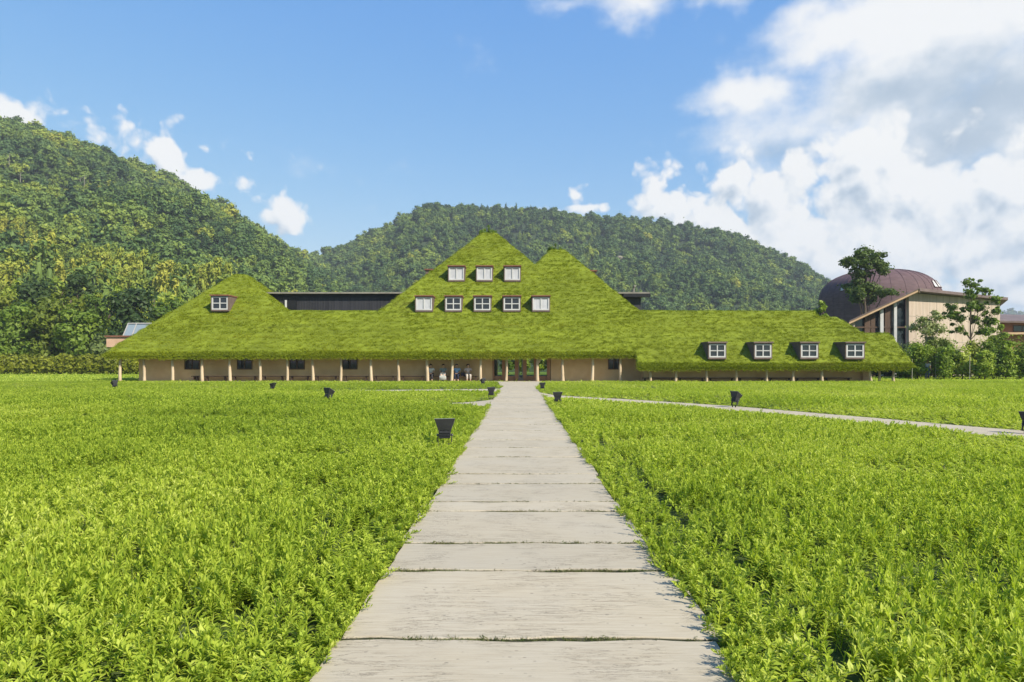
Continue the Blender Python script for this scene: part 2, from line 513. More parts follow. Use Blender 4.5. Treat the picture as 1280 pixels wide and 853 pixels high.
# ------------------------------------------------------------------ scattering by geometry nodes (only for stuff)
def scatter(name, P, rot, scl, vid, tint, variants, parent=None):
    me = bpy.data.meshes.new(name)
    P = np.asarray(P, np.float32)
    n = len(P)
    me.vertices.add(n)
    me.vertices.foreach_set('co', P.ravel())
    for nm, ty, dat, key in (('rot', 'FLOAT_VECTOR', rot, 'vector'), ('scl', 'FLOAT_VECTOR', scl, 'vector'), ('vid', 'INT', vid, 'value'), ('tint', 'FLOAT', tint, 'value')):
        a = me.attributes.new(nm, ty, 'POINT')
        a.data.foreach_set(key, np.asarray(dat, np.int32 if ty == 'INT' else np.float32).ravel())
    o = link(name, me, parent)
    src = bpy.data.collections.new(name + '_kinds')
    for i, vm in enumerate(variants):
        src.objects.link(bpy.data.objects.new('%s_kind_%02d' % (name, i), vm))
    ng = bpy.data.node_groups.new(name, 'GeometryNodeTree')
    ng.interface.new_socket('Geometry', in_out='INPUT', socket_type='NodeSocketGeometry')
    ng.interface.new_socket('Geometry', in_out='OUTPUT', socket_type='NodeSocketGeometry')
    nd, lk = ng.nodes, ng.links
    gi, go = nd.new('NodeGroupInput'), nd.new('NodeGroupOutput')
    ci = nd.new('GeometryNodeCollectionInfo')
    ci.inputs[0].default_value = src
    ci.inputs['Separate Children'].default_value = True
    ci.inputs['Reset Children'].default_value = True
    ip = nd.new('GeometryNodeInstanceOnPoints')
    ip.inputs['Pick Instance'].default_value = True
    def attr(nm, ty):
        x = nd.new('GeometryNodeInputNamedAttribute')
        x.data_type = ty
        x.inputs[0].default_value = nm
        return [q for q in x.outputs if q.enabled and q.name == 'Attribute'][0]
    e2r = nd.new('FunctionNodeEulerToRotation')
    lk.new(attr('rot', 'FLOAT_VECTOR'), e2r.inputs[0])
    lk.new(gi.outputs[0], ip.inputs['Points'])
    lk.new(ci.outputs[0], ip.inputs['Instance'])
    lk.new(attr('vid', 'INT'), ip.inputs['Instance Index'])
    lk.new(e2r.outputs[0], ip.inputs['Rotation'])
    lk.new(attr('scl', 'FLOAT_VECTOR'), ip.inputs['Scale'])
    lk.new(ip.outputs[0], go.inputs[0])
    md = o.modifiers.new('scatter', 'NODES')
    md.node_group = ng
    return o


# ================================================================== GROUND
rng = np.random.default_rng(7)
ground = MB()
xs = [-3000, -400, -120, -60, 0, 60, 120, 400, 3000]
ys = [-600, -60, 0, 30, 60, 120, 400, 3000]
for j in range(len(ys)):
    for i in range(len(xs)):
        ground.v.append((xs[i], ys[j], 0.0))
for j in range(len(ys) - 1):
    for i in range(len(xs) - 1):
        a = j * len(xs) + i
        ground.f.append((a, a + 1, a + len(xs) + 1, a + len(xs)))
g = ground.build('ground', M['soil'])
tag(g, kind='structure')

# ------------------------------------------------------------------ paths
def path_x(Y):                       # centre line of the main path (it drifts a little to the right)
    return 0.045 + 0.0093 * Y
HALF = 1.05
pathroot = bpy.data.objects.new('path', None)
COL.objects.link(pathroot)
tag(pathroot, kind='structure')
prnd = random.Random(3)
cuts = [-3.0, -1.9, -.7, .4, 1.5, 2.62, 3.79, 5.03, 5.79, 7.02, 7.50, 8.61, 9.35, 11.0, 12.2, 13.4, 15.2, 16.7, 18.4, 20.8, 22.5]
while cuts[-1] < 50.5: cuts.append(cuts[-1] + prnd.uniform(1.0, 2.0))
cuts[-1] = 52.4
def half_at(Y):                      # it widens into the entrance apron
    return HALF + (0.55 * max(0, (Y - 40) / 12) ** 1.2)
for k in range(len(cuts) - 1):
    gw = prnd.uniform(.017, .025) * (1 + max(0, cuts[k] - 6) * .05)
    y0, y1 = cuts[k] + gw, cuts[k + 1] - gw
    n = 26
    dz = prnd.uniform(-.002, .002)
    el, er = prnd.uniform(-.05, .04), prnd.uniform(-.04, .05)
    ph = prnd.uniform(0, 9)
    ring = []
    def wob(t, s): return .012 * math.sin(5.1 * t + ph + s) + .008 * math.sin(13 * t + 2 * ph + s) + prnd.uniform(-.004, .004)
    tl0, tl1 = prnd.uniform(-.02, .02), prnd.uniform(-.02, .02)
    for i in range(n + 1):
        t = i / n * 2 - 1
        h = half_at(y0)
        ring.append((path_x(y0) + t * h + (el if t < 0 else er) * abs(t), y0 + wob(t, 0) + tl0 * t))
    for i in range(1, 6):
        t = i / 6
        Y = y0 + (y1 - y0) * t
        ring.append((path_x(Y) + half_at(Y) + er + prnd.uniform(-.008, .008), Y))
    for i in range(n + 1):
        t = 1 - i / n * 2
        h = half_at(y1)
        ring.append((path_x(y1) + t * h + (el if t < 0 else er) * abs(t), y1 + wob(t, 3) + tl1 * t))
    for i in range(1, 6):
        t = 1 - i / 6
        Y = y0 + (y1 - y0) * t
        ring.append((path_x(Y) - half_at(Y) + el + prnd.uniform(-.008, .008), Y))
    m = MB()
    nr = len(ring)
    cxm, cym = sum(p[0] for p in ring) / nr, (y0 + y1) / 2
    def inset(p, d): return (p[0] - d * (1 if p[0] > cxm else -1) * (1 if abs(abs(p[0] - cxm) - half_at(p[1])) < .08 else 0), p[1] - d * (1 if p[1] > cym else -1))
    lo = [(x, y, -.02) for x, y in ring]
    mid = [(x, y, .055 + dz) for x, y in ring]
    top = [(*inset(p, .004), .06 + dz) for p in ring]
    m.v = lo + mid + top
    for i in range(nr):
        j = (i + 1) % nr
        m.f.append((i, j, nr + j, nr + i)); m.f.append((nr + i, nr + j, 2 * nr + j, 2 * nr + i))
    m.f.append(tuple(range(2 * nr, 3 * nr)))
    m.build('paving_slab', M['concrete'], pathroot)
    if k: MB().box(path_x(y0) - half_at(y0) + .02, path_x(y0) + half_at(y0) - .02, cuts[k] - .12, cuts[k] + .12, -.01, .0495).build('joint_soil', M['joint_soil'], pathroot)

def ribbon(name, pts, z=.03):
    """side path: (px, py_far, py_near) edge pairs found on the ground"""
    m = MB()
    L = [gr(a, b) for a, b, c in pts]; Rr = [gr(a, c) for a, b, c in pts]
    for p, q in zip(L, Rr):
        m.v += [(p.x, p.y, z), (q.x, q.y, z), (p.x, p.y, -.02), (q.x, q.y, -.02)]
    for i in range(len(pts) - 1):
        a = 4 * i
        m.f += [(a, a + 1, a + 5, a + 4), (a, a + 4, a + 6, a + 2), (a + 1, a + 3, a + 7, a + 5)]
    o = m.build(name, M['concrete'])
    tag(o, kind='structure')
    return [Vector((p.x, p.y)) for p in L], [Vector((p.x, p.y)) for p in Rr]
side_paths = [
    ribbon('side_path', [(672, 491, 496), (690, 494.5, 498.5), (720, 496.8, 500.5), (780, 500, 504.5), (850, 504.5, 509.5), (917, 509, 515), (1000, 516, 523), (1100, 524.5, 532.5), (1200, 533.5, 542.5), (1290, 541, 552), (1500, 560, 574)]),
    ribbon('side_path', [(634, 486.5, 490.5), (605, 487.2, 490.0), (560, 487.6, 490), (500, 488.2, 490.4), (440, 488.7, 490.4), (425, 488.8, 490.2)]),
    ribbon('side_path', [(624, 499, 508), (610, 501.5, 508.5), (596, 503, 508.5), (584, 504, 508.2), (572, 504.6, 507.6), (560, 504.9, 507)]),
]
def in_poly(x, y, poly):
    c = np.zeros(len(x), bool)
    n = len(poly)
    for i in range(n):
        (x0, y0), (x1, y1) = poly[i], poly[(i + 1) % n]
        cond = ((y0 > y) != (y1 > y))
        with np.errstate(divide='ignore', invalid='ignore'):
            xx = (x1 - x0) * (y - y0) / ((y1 - y0) if y1 != y0 else 1e-9) + x0
        c ^= cond & (x < xx)
    return c
side_polys = [[tuple(p) for p in L] + [tuple(p) for p in Rr[::-1]] for L, Rr in side_paths]


# ================================================================== GRASS ROOF BUILDING
S_ROOF, Y_EAVE, Z_EAVE = 0.85, 53.2, 2.31
def FP(px, py):
    """point of the long front roof plane in the direction of a picture point"""
    a = (HZ - py) / F
    Y = (EYE - Z_EAVE + S_ROOF * Y_EAVE) / (S_ROOF - a)
    return Vector(((px - CX) / F * Y, Y, EYE + a * Y))
def side_plane(p, q):
    """slope that contains the line p-q and runs level towards the back: z = p.z + k (x - p.x)"""
    p, q = FP(*p), FP(*q)
    k = (q.z - p.z) / (q.x - p.x)
    return lambda x: p.z + k * (x - p.x)
L_left = side_plane((130, 440), (292, 343)); L_right = side_plane((307, 343), (348, 388.5))
M_left = side_plane((473.7, 388.6), (602, 291.5)); M_right = side_plane((620.6, 291.2), (669, 331.5))
P_left = side_plane((669, 331.5), (688, 312.5)); P_right = side_plane((706, 312.5), (798, 387.5))
B_right = side_plane((1018, 389), (1026, 398)); C_right = side_plane((1047, 396.5), (1081, 417)); D_right = lambda x: 3.87 - 10 * (x - 30.5)
X_STEP = FP(797, 452).x
def cap(py, px=640):
    p = FP(px, py)
    return p.z, p.y
def roof_h(x, Y, detail=True):
    front = Z_EAVE + S_ROOF * (Y - Y_EAVE)
    def body(zc, yc, lo, hi, back):
        h = np.minimum(front, zc)
        h = np.minimum(h, zc - S_ROOF * (Y - yc - back))
        if lo is not None: h = np.minimum(h, lo(x))
        if hi is not None: h = np.minimum(h, hi(x))
        return h
    z, y = cap(343); h = body(z, y, L_left, L_right, .6)
    z, y = cap(291.4); h = np.maximum(h, body(z, y, M_left, M_right, .6))
    z, y = cap(312.5); h = np.maximum(h, body(z, y, P_left, P_right, .6))
    z, y = cap(388.5); h = np.maximum(h, body(z, y, L_left, B_right, 1.6))
    z, y = cap(396.5); h = np.maximum(h, body(z, y, L_left, C_right, 2.2))
    z, y = cap(416.8); h = np.maximum(h, body(z, y, L_left, D_right, 3))
    if detail:
        w = fbm(x * .10, Y * .45, 5, 3)
        f = (h / .36 + 2.0 * w) % 1.0
        h = h + .085 * (f - .5) + .08 * (fbm(x * .22, Y * .9, 9, 3) - .5)
        ye = np.where(x < X_STEP, Y_EAVE, Y_EAVE - 1.05)
        d = np.clip((Y - ye) / .75, 0, 1)
        h = h - .24 * (1 - d) ** 2
    return h
building = empty('grass_roofed_building', (0, 55, 0), 'long low earthen building under a steep grass roof with three green peaks', 'building')
BL = Vector((0, 55, 0))
def loc(o):                          # parts are modelled in world coordinates
    o.location = -BL
    return o
def part(mb, name, mat, parent=None, **kw):
    o = mb.build(name, mat, parent or building, **kw)
    if parent is None: o.location = -BL
    return o

def build_roof():
    st = .16
    x = np.arange(-37.0, 33.6, st)
    y = np.arange(Y_EAVE - 1.05, 78.5, st)
    # make grid lines meet the two eaves and the step
    y = np.sort(np.append(y[np.abs(y - Y_EAVE) > st * .4], Y_EAVE))
    x = np.sort(np.append(x[np.abs(x - X_STEP) > st * .4], X_STEP))
    X, Y = np.meshgrid(x, y)
    Hh = roof_h(X, Y)
    raw = roof_h(X, Y, False)
    ok = np.where(X < X_STEP - 1e-6, (Y >= Y_EAVE - 1e-6) & (raw > 2.25), (Y >= Y_EAVE - 1.06) & (raw > 1.38))
    idx = np.arange(X.size).reshape(X.shape)
    q = ok[:-1, :-1] & ok[1:, :-1] & ok[:-1, 1:] & ok[1:, 1:]
    a, b, c, d = idx[:-1, :-1][q], idx[:-1, 1:][q], idx[1:, 1:][q], idx[1:, :-1][q]
    faces = np.stack([a, b, c, d], 1)
    used = np.unique(faces)
    remap = -np.ones(X.size, int); remap[used] = np.arange(len(used))
    V = np.stack([X.ravel(), Y.ravel(), Hh.ravel()], 1)[used]
    faces = remap[faces]
    # rim edges (used once) make the thick eave
    e = np.concatenate([faces[:, [0, 1]], faces[:, [1, 2]], faces[:, [2, 3]], faces[:, [3, 0]]])
    key = np.sort(e, 1)
    u, inv, cnt = np.unique(key, axis=0, return_inverse=True, return_counts=True)
    rim = e[cnt[inv.ravel()] == 1]
    nv = len(V)
    thick = .36
    uY = np.where(V[:, 0] < X_STEP, Y_EAVE, Y_EAVE - 1.05)
    ud = np.clip((V[:, 1] - uY) / .75, 0, 1)
    under = V.copy()
    under[:, 2] -= thick - .24 * (1 - ud) ** 2
    rimv = np.unique(rim)
    fr = rimv[V[rimv, 1] < Y_EAVE + .01]
    under[fr, 1] += .20
    sd_ = rimv[V[rimv, 1] >= Y_EAVE + .01]
    under[sd_, 0] -= np.sign(V[sd_, 0]) * .2
    skirt = np.stack([rim[:, 1], rim[:, 0], rim[:, 0] + nv, rim[:, 1] + nv], 1)
    top_faces = np.concatenate([faces, skirt])
    me = np_mesh('roof', np.concatenate([V, under]) - np.array(BL), top_faces, M['turf'], True)
    bm = bmesh.new(); bm.from_mesh(me)
    bmesh.ops.delete(bm, geom=[v for v in bm.verts if not v.link_faces], context='VERTS')
    bm.to_mesh(me); bm.free()
    roof = link('roof', me, building)
    sof = link('soffit', np_mesh('soffit', under - np.array(BL), faces[:, ::-1], M['soffit'], True), roof)
    # grass on it
    n = 46000
    cand = rng.uniform((-37, Y_EAVE - 1.05), (33.6, 70), (n * 4, 2))
    cx, cy = cand[:, 0], cand[:, 1]
    raw = roof_h(cx, cy, False)
    okc = np.where(cx < X_STEP, (cy > Y_EAVE) & (raw > 2.28), raw > 1.4)
    okc &= cy < 68
    cx, cy = cx[okc][:n], cy[okc][:n]
    # extra along the eaves
    ex = rng.uniform(-36.5, 33, 5200)
    ey = np.where(ex < X_STEP, Y_EAVE, Y_EAVE - 1.05) + rng.uniform(0, .25, len(ex))
    keep = roof_h(ex, ey + .3, False) > np.where(ex < X_STEP, 2.3, 1.4)
    cx, cy = np.append(cx, ex[keep]), np.append(cy, ey[keep])
    h = roof_h(cx, cy)
    gx = (roof_h(cx + .2, cy, False) - roof_h(cx - .2, cy, False)) / .4
    gy = (roof_h(cx, cy + .2, False) - roof_h(cx, cy - .2, False)) / .4
    hang = np.zeros(len(cx), bool)
    tilt = .55                       # blades lean out from the slope
    rot = np.stack([np.arctan(gy) * tilt + rng.normal(0, .06, len(cx)), -np.arctan(gx) * tilt + rng.normal(0, .06, len(cx)), rng.uniform(-.5, .5, len(cx))], 1)
    # a fringe that hangs over the eave
    fx = rng.uniform(-31.6, 30.3, 5200)
    fy = np.where(fx < X_STEP, Y_EAVE, Y_EAVE - 1.05)
    fz = roof_h(fx, fy) - rng.uniform(.0, .11, len(fx))
    fr_ = rng.uniform(-.35, .35, (len(fx), 3)) + np.array([1.35, 0, 0])
    cx, cy, h = np.append(cx, fx), np.append(cy, fy + .02), np.append(h, fz)
    rot = np.concatenate([rot, fr_])
    long_ = .55 + .9 * fbm(cx * .5, cy * .8, 21, 3)
    sc_ = np.stack([np.ones(len(cx)), np.ones(len(cx)), long_], 1) * rng.uniform(.7, 1.25, (len(cx), 1))
    tint = np.clip(.24 + .62 * fbm(cx * .09, cy * 1.7, 31, 4) + rng.normal(0, .05, len(cx)), 0, 1)
    vs = [grass_tuft(i) for i in range(5)]
    o = scatter('roof_grass', np.stack([cx, cy, h - .03], 1) - np.array(BL), rot, sc_, rng.integers(0, 5, len(cx)), tint, vs, roof)
    o['kind'] = 'stuff'
    return roof

def grass_tuft(seed):
    r = np.random.default_rng(seed + 40)
    V, Fc = [], []
    for i in range(20):
        b = np.array([*r.normal(0, .10, 2), 0])
        a = r.uniform(0, 6.283); lean = r.uniform(.1, .8)
        L = r.uniform(.045, .105); w = r.uniform(.009, .016)
        d = np.array([math.cos(a) * lean, math.sin(a) * lean, 1]); d /= np.linalg.norm(d)
        s = np.array([-math.sin(a), math.cos(a), 0]) * w
        tip = b + d * L + np.array([math.cos(a), math.sin(a), -.4]) * L * lean * .5
        mid = b + d * L * .55
        o = len(V)
        V += [b - s, b + s, mid + s * .8, mid - s * .8, tip]
        Fc += [(o, o + 1, o + 2), (o, o + 2, o + 3), (o + 3, o + 2, o + 4)]
    return np_mesh('grass_tuft', V, Fc, M['roof_blade'])
roof = build_roof()

# walls, end returns and the passage behind the entrance
Y_WALL, Y_COL, Y_WR = 54.9, 53.65, 53.7
def wx(px, Y=Y_WALL): return (px - CX) / F * Y
wall = MB()
DOOR_L, DOOR_R = wx(615.5), wx(688.5)
wall.box(wx(173.5), DOOR_L, Y_WALL, Y_WALL + .35, -.1, 3.4)
wall.box(DOOR_R, wx(801), Y_WALL, Y_WALL + .35, -.1, 3.4)
wall.box(wx(801), wx(1075), Y_WR, Y_WALL + .34, -.1, 2.35)
wall.box(wx(173.5), wx(173.5) + .35, Y_WALL + .36, 70, -.1, 3.2)
wall.box(wx(1075) - .35, wx(1075), Y_WALL + .06, 62, -.1, 2.2)
part(wall, 'wall', M['earth_wall'])
pier = MB().box(wx(1066.5), wx(1075.5), Y_WR - .32, Y_WR - .01, -.1, 1.9)
part(pier, 'end_pier', M['fascia'])
inner = MB()
inner.box(DOOR_L - .3, DOOR_L - .02, Y_WALL + .36, 76, -.1, 3.6)
inner.box(DOOR_R + .9, DOOR_R + 1.2, Y_WALL + .36, 76, -.1, 3.6)
part(inner, 'passage_wall', M['earth_wall'])
part(MB().box(DOOR_L - .3, DOOR_R + 1.2, 53.0, 77, -.05, .035), 'entrance_floor', M['stone_floor'])
part(MB().box(wx(176), DOOR_L - .4, 53.3, Y_WALL - .01, -.05, .03), 'veranda_floor', M['stone_floor'])
part(MB().box(DOOR_R + 1.3, wx(1075), 52.4, Y_WR - .01, -.05, .03).box(DOOR_R + 1.3, wx(801), Y_WR - .009, Y_WALL - .01, -.05, .03), 'veranda_floor', M['stone_floor'])

# log columns
crnd = random.Random(11)
def log_column(px, Y, mat, r, fork=False, lean=0.0):
    x = wx(px, Y)
    top = float(roof_h(np.array([x]), np.array([Y]), False)[0]) - .34
    ph = crnd.uniform(0, 6)
    pts, rad = [], []
    for i in range(9):
        t = i / 8
        pts.append((x + .03 * math.sin(4 * t + ph) + lean * t, Y + .02 * math.cos(3 * t + ph), -.1 + (top + .1) * t))
        rad.append(.84 * r * (1.22 - .35 * t + (.18 if i == 0 else 0)) * crnd.uniform(.94, 1.06))
    m = MB().tube(pts, rad, 10)
    if fork:
        b = Vector(pts[5])
        m.tube([b, b + Vector((.16, 0, .22)), b + Vector((.33, 0, top - b.z))], [r * .85, r * .7, r * .62], 9)
    part(m, 'column', mat, smooth=True)
for px in (150.5, 180, 215.5, 253, 287.7, 325, 359, 391, 426, 464, 498, 534, 565, 601, 633):
    log_column(px, Y_COL, M['log'], crnd.uniform(.105, .135))
log_column(672, Y_COL, M['log'], .13, True)
for px in (703.5, 740.6, 775.7): log_column(px, Y_COL, M['log'], crnd.uniform(.105, .13))
for px in (812.8, 845, 883, 920, 958, 991.6, 1027.7): log_column(px, 52.6, M['log'], crnd.uniform(.10, .12))
log_column(1089, 52.6, M['log'], .10, lean=-.14); log_column(1099, 53.2, M['log'], .095); log_column(1117, 52.6, M['log'], .11)

def casement(parent, x0, x1, y, z0, z1, fmat, pmat, bar=.07, cross=True, off=None, name='window'):
    """frame with crossing bars (a part), its panes a sub-part"""
    m = MB()
    m.box(x0, x1, y - .05, y + .05, z0, z0 + bar); m.box(x0, x1, y - .05, y + .05, z1 - bar, z1)
    m.box(x0, x0 + bar, y - .049, y + .049, z0 + bar, z1 - bar); m.box(x1 - bar, x1, y - .049, y + .049, z0 + bar, z1 - bar)
    xm, zm = (x0 + x1) / 2, (z0 + z1) / 2
    m.box(xm - bar * .4, xm + bar * .4, y - .045, y + .045, z0 + bar, z1 - bar)
    if cross:
        m.box(x0 + bar, xm - bar * .4, y - .04, y + .04, zm - bar * .35, zm + bar * .35)
        m.box(xm + bar * .4, x1 - bar, y - .04, y + .04, zm - bar * .35, zm + bar * .35)
    f = m.build(name, fmat, parent)
    if off is not None: f.location = off
    p = MB().box(x0 + bar * .6, x1 - bar * .6, y + .012, y + .03, z0 + bar * .6, z1 - bar * .6).build('pane', pmat, f)
    return f
for p0, p1 in ((231, 250), (296.6, 315.5), (362, 381), (428, 447), (760, 774)):
    casement(building, wx(p0), wx(p1), Y_WALL - .03, .95, 2.35, M['brown_wood'], M['glass'], .075, True, -BL)

# entrance: glazed doors between orange-brown posts
ent = MB().box(DOOR_L, DOOR_R, Y_WALL, Y_WALL + .2, 2.55, 3.5)
ent.box(DOOR_L, DOOR_R, Y_WALL + .02, Y_WALL + .18, .035, .10)
for p0, p1 in ((615.6, 617.8), (627.5, 631.5), (643.5, 648.0), (654.0, 658.3), (667.3, 670.6), (683.6, 687.8)):
    ent.box(wx(p0), wx(p1), Y_WALL - .04, Y_WALL + .22, .10, 2.55)
entr = part(ent, 'entrance_frame', M['door_wood'])
for p0, p1 in ((617.9, 627.4), (631.6, 643.4), (658.4, 667.2), (670.7, 683.5)):
    MB().box(wx(p0), wx(p1), Y_WALL + .09, Y_WALL + .105, .10, 2.55).build('pane', M['door_glass'], entr)
    MB().box(wx(p0), wx(p1), Y_WALL + .06, Y_WALL + .14, .102, .42).build('kick_board', M['door_wood'], entr)
dr = MB()
a, b = wx(648.1), wx(653.9)
for q0, q1, r0, r1 in ((a, b, .11, .30), (a, b, 2.45, 2.54), (a, a + .07, .30, 2.45), (b - .07, b, .30, 2.45)):
    dr.box(q0, q1, Y_WALL + .05, Y_WALL + .11, r0, r1)
door = part(dr, 'door', M['grey_trim'])
MB().box(a + .07, b - .07, Y_WALL + .07, Y_WALL + .085, .30, 2.45).build('pane', M['door_glass'], door)
MB().tube([(b - .11, Y_WALL + .0, .9), (b - .11, Y_WALL + .0, 1.3)], .018, 8).build('handle', M['steel'], door)

# dormers
def dormer(p0, p1, q0, q1, panes=True, rust=False, forward=.15, lip=.10):
    base = FP((p0 + p1) / 2, q1 + 1.5)
    Y = base.y - forward
    A, B = at(p0, q1, Y), at(p1, q0, Y)
    x0, x1, z0, z1 = A.x, B.x, A.z, B.z
    yb = Y_EAVE + (z1 + .2 - Z_EAVE) / S_ROOF + .3
    m = MB()
    w = .07
    m.box(x0 - w, x0 - .004, Y - .03, yb, z0 - .12, z1 + .06); m.box(x1 + .004, x1 + w, Y - .03, yb, z0 - .12, z1 + .06)
    m.box(x0 - .004, x1 + .004, Y - .04, yb - .3, z0 - .13, z0 - .004); m.box(x0 - .004, x1 + .004, Y + .3, yb - .1, z0 - .003, z1 + .05)
    d = part(m, 'dormer', M['dormer'])
    MB().box(x0 - w - .06, x1 + w + .05, Y - .16, yb + .1, z1 + .062, z1 + .062 + lip).build('dormer_roof', M['dormer_rust'] if rust else M['dormer'], d)
    casement(d, x0, x1, Y + .02, z0, z1, M['white'], M['glass'] if panes else M['curtain'], .105, panes)
for p0, p1 in ((561, 580), (596, 615), (631, 650)): dormer(p0, p1, 334.3, 350.3, False, True)
for p0, p1, k in ((520, 540, 0), (557, 576.5, 1), (593, 613, 1), (629.7, 650, 1), (666, 686.5, 0)): dormer(p0, p1, 371.8, 388, bool(k), True)
dormer(264.8, 284.8, 371, 387.3, True, True, .35)
for p0, p1 in ((886.4, 906.8), (943.6, 964), (1001.2, 1022), (1057.8, 1079.6)): dormer(p0, p1, 430.2, 447, True, False, .28, .12)
# dormers of the side slopes, seen edge on beyond the hips
def side_dormer(px0, px1, q0, q1, Y, mat, dirn):
    A, B = at(px0, q1, Y), at(px1, q0, Y)
    m = MB().box(min(A.x, B.x), max(A.x, B.x), Y, Y + 1.6, A.z, B.z)
    d = part(m, 'dormer', mat)
    MB().box(min(A.x, B.x) - .1, max(A.x, B.x) + .1, Y - .12, Y + 1.72, B.z + .003, B.z + .12).build('dormer_roof', M['dormer_rust'], d)
side_dormer(532, 548, 338, 346, 63.8, M['dormer'], -1)
side_dormer(733, 745, 339.5, 348, 63.0, M['dormer'], 1)
side_dormer(133, 175, 421.5, 434, 56.2, M['pink_wood'], -1)
sk = MB()
p = [at(154, 420, 58.0), at(185, 420, 58.0), at(190, 404.5, 58.0), at(160.5, 404.5, 58.0)]
sk.prism(p, (0, 2.2, 0))
part(sk, 'skylight', M['sky_glass'])
kb = MB()
for a_, b_ in ((p[3], p[2]), (p[0], p[3]), (at(165, 420, 58), at(171, 404.5, 58))):
    kb.tube([a_ - Vector((0, .03, 0)), b_ - Vector((0, .03, 0))], .045, 6)
part(kb, 'skylight_frame', M['white'])

# charred upper storey behind the ridge
UY = 61.5
ux = lambda px: (px - CX) / F * UY
uz = lambda py: EYE + (HZ - py) / F * UY
ub = MB().box(ux(322), ux(801), UY, UY + 8, uz(400), uz(372.2))
up_ = part(ub, 'upper_wall', M['charred'])
MB().box(ux(324), ux(799), UY + .02, UY + 7.9, uz(372.15), uz(368)).build('recess_band', M['black_trim'], up_)
MB().box(ux(319), ux(811), UY - .5, UY + 8.4, uz(367.9), uz(366.0)).build('flat_roof', M['grey_trim'], up_)
sl = MB()
for k in range(48):
    xx = ux(340 + k * 3.4)
    sl.box(xx, xx + .05, UY - .025, UY + .02, uz(399), uz(372.4))
sl.build('batten', M['charred'], up_)
MB().box(ux(356.8), ux(358.8), UY - .16, UY - .03, uz(392), uz(375.5)).build('white_post', M['white'], up_)
MB().box(ux(359.4), ux(371.5), UY - .05, UY - .026, uz(390), uz(375.5)).build('dark_door', M['black_trim'], up_)
MB().tube([(ux(793), UY + .4, uz(367)), (ux(793), UY + .4, uz(358.5)), (ux(794), UY + .1, uz(357.5))], .09, 8).build('vent_pipe', M['grey_trim'], up_)
MB().box(ux(778), ux(811.5), UY - .55, UY - .02, uz(372), uz(368.2)).build('canopy', M['black_trim'], up_)


# ================================================================== HILLS AND FOREST
class Hill:
    def __init__(s, pts, seed, tree_h, lo, hi):
        s.px = np.array([p[0] for p in pts], float)
        s.py = np.array([p[1] for p in pts], float)
        s.yr = np.array([p[2] for p in pts], float)
        s.yf = np.array([p[3] for p in pts], float)
        s.seed, s.th, s.lo, s.hi = seed, tree_h, lo, hi
    def z(s, x, Y):
        px = CX + F * x / np.maximum(Y, 1)
        yr, yf, py = np.interp(px, s.px, s.yr), np.interp(px, s.px, s.yf), np.interp(px, s.px, s.py)
        v = (Y - yf) / (yr - yf)
        top = np.maximum(EYE + (HZ - py) / F * yr - s.th, 0)
        vv = np.clip(v, 0, 1)
        prof = vv ** 1.08
        spur = (fbm(x / 75, Y / 110, s.seed, 4) - .5) * 2
        z = top * prof * (1 + .30 * spur * np.sin(np.pi * vv)) + 5 * spur * np.sin(np.pi * vv)
        z = np.where(v > 1, top * (1 - .55 * (v - 1)), z)
        return np.where(v < 0, -2.0, np.maximum(z, -2)), v
    def build(s, name):
        pxs = np.linspace(s.lo, s.hi, 130)
        vs = np.concatenate([np.linspace(-.02, 1, 56), np.linspace(1.04, 1.6, 9)])
        U, Vv = np.meshgrid(pxs, vs)
        yr, yf = np.interp(U, s.px, s.yr), np.interp(U, s.px, s.yf)
        Y = yf + (yr - yf) * Vv
        X = (U - CX) / F * Y
        Z, _ = s.z(X, Y)
        idx = np.arange(U.size).reshape(U.shape)
        f = np.stack([idx[:-1, :-1].ravel(), idx[:-1, 1:].ravel(), idx[1:, 1:].ravel(), idx[1:, :-1].ravel()], 1)
        o = link(name, np_mesh(name, np.stack([X.ravel(), Y.ravel(), Z.ravel()], 1), f, M['forest_floor'], True))
        tag(o, kind='structure')
        return o
hill_l = Hill([(-900, 150, 420, 110), (-500, 70, 420, 110), (-250, 60, 430, 112), (-100, 100, 440, 114), (0, 145, 450, 116), (60, 163, 455, 116), (100, 174, 458, 117), (150, 190, 465, 118),
               (190, 207, 470, 120), (240, 232, 478, 124), (300, 264, 490, 132), (340, 290, 500, 140), (370, 311, 510, 150), (400, 328, 520, 165), (450, 352, 540, 200), (530, 400, 560, 250), (620, 446, 580, 300)], 3, 8.0, -700, 620)
hill_c = Hill([(230, 372, 640, 330), (300, 350, 640, 330), (380, 319, 645, 330), (412, 311, 650, 330), (449, 295, 650, 330), (486, 279, 655, 330), (521, 263, 655, 330), (550, 256, 660, 330), (608, 257, 660, 330),
               (678, 261, 660, 330), (752, 268, 660, 330), (832, 274, 660, 330), (890, 283, 655, 330), (954, 304, 650, 330), (996, 325, 645, 330), (1028, 343, 640, 330), (1060, 372, 630, 330), (1110, 412, 620, 330), (1170, 446, 610, 330)], 17, 7.5, 230, 1170)
hill_l.build('hill'); hill_c.build('hill')
far = Hill([(1050, 446, 1900, 1500), (1150, 410, 1900, 1500), (1230, 395, 1900, 1500), (1262, 389, 1900, 1500), (1300, 394, 1900, 1500), (1380, 398, 1900, 1500), (1500, 380, 1900, 1500), (1700, 440, 1900, 1500)], 29, 8, 1050, 1700)
far.build('hill')

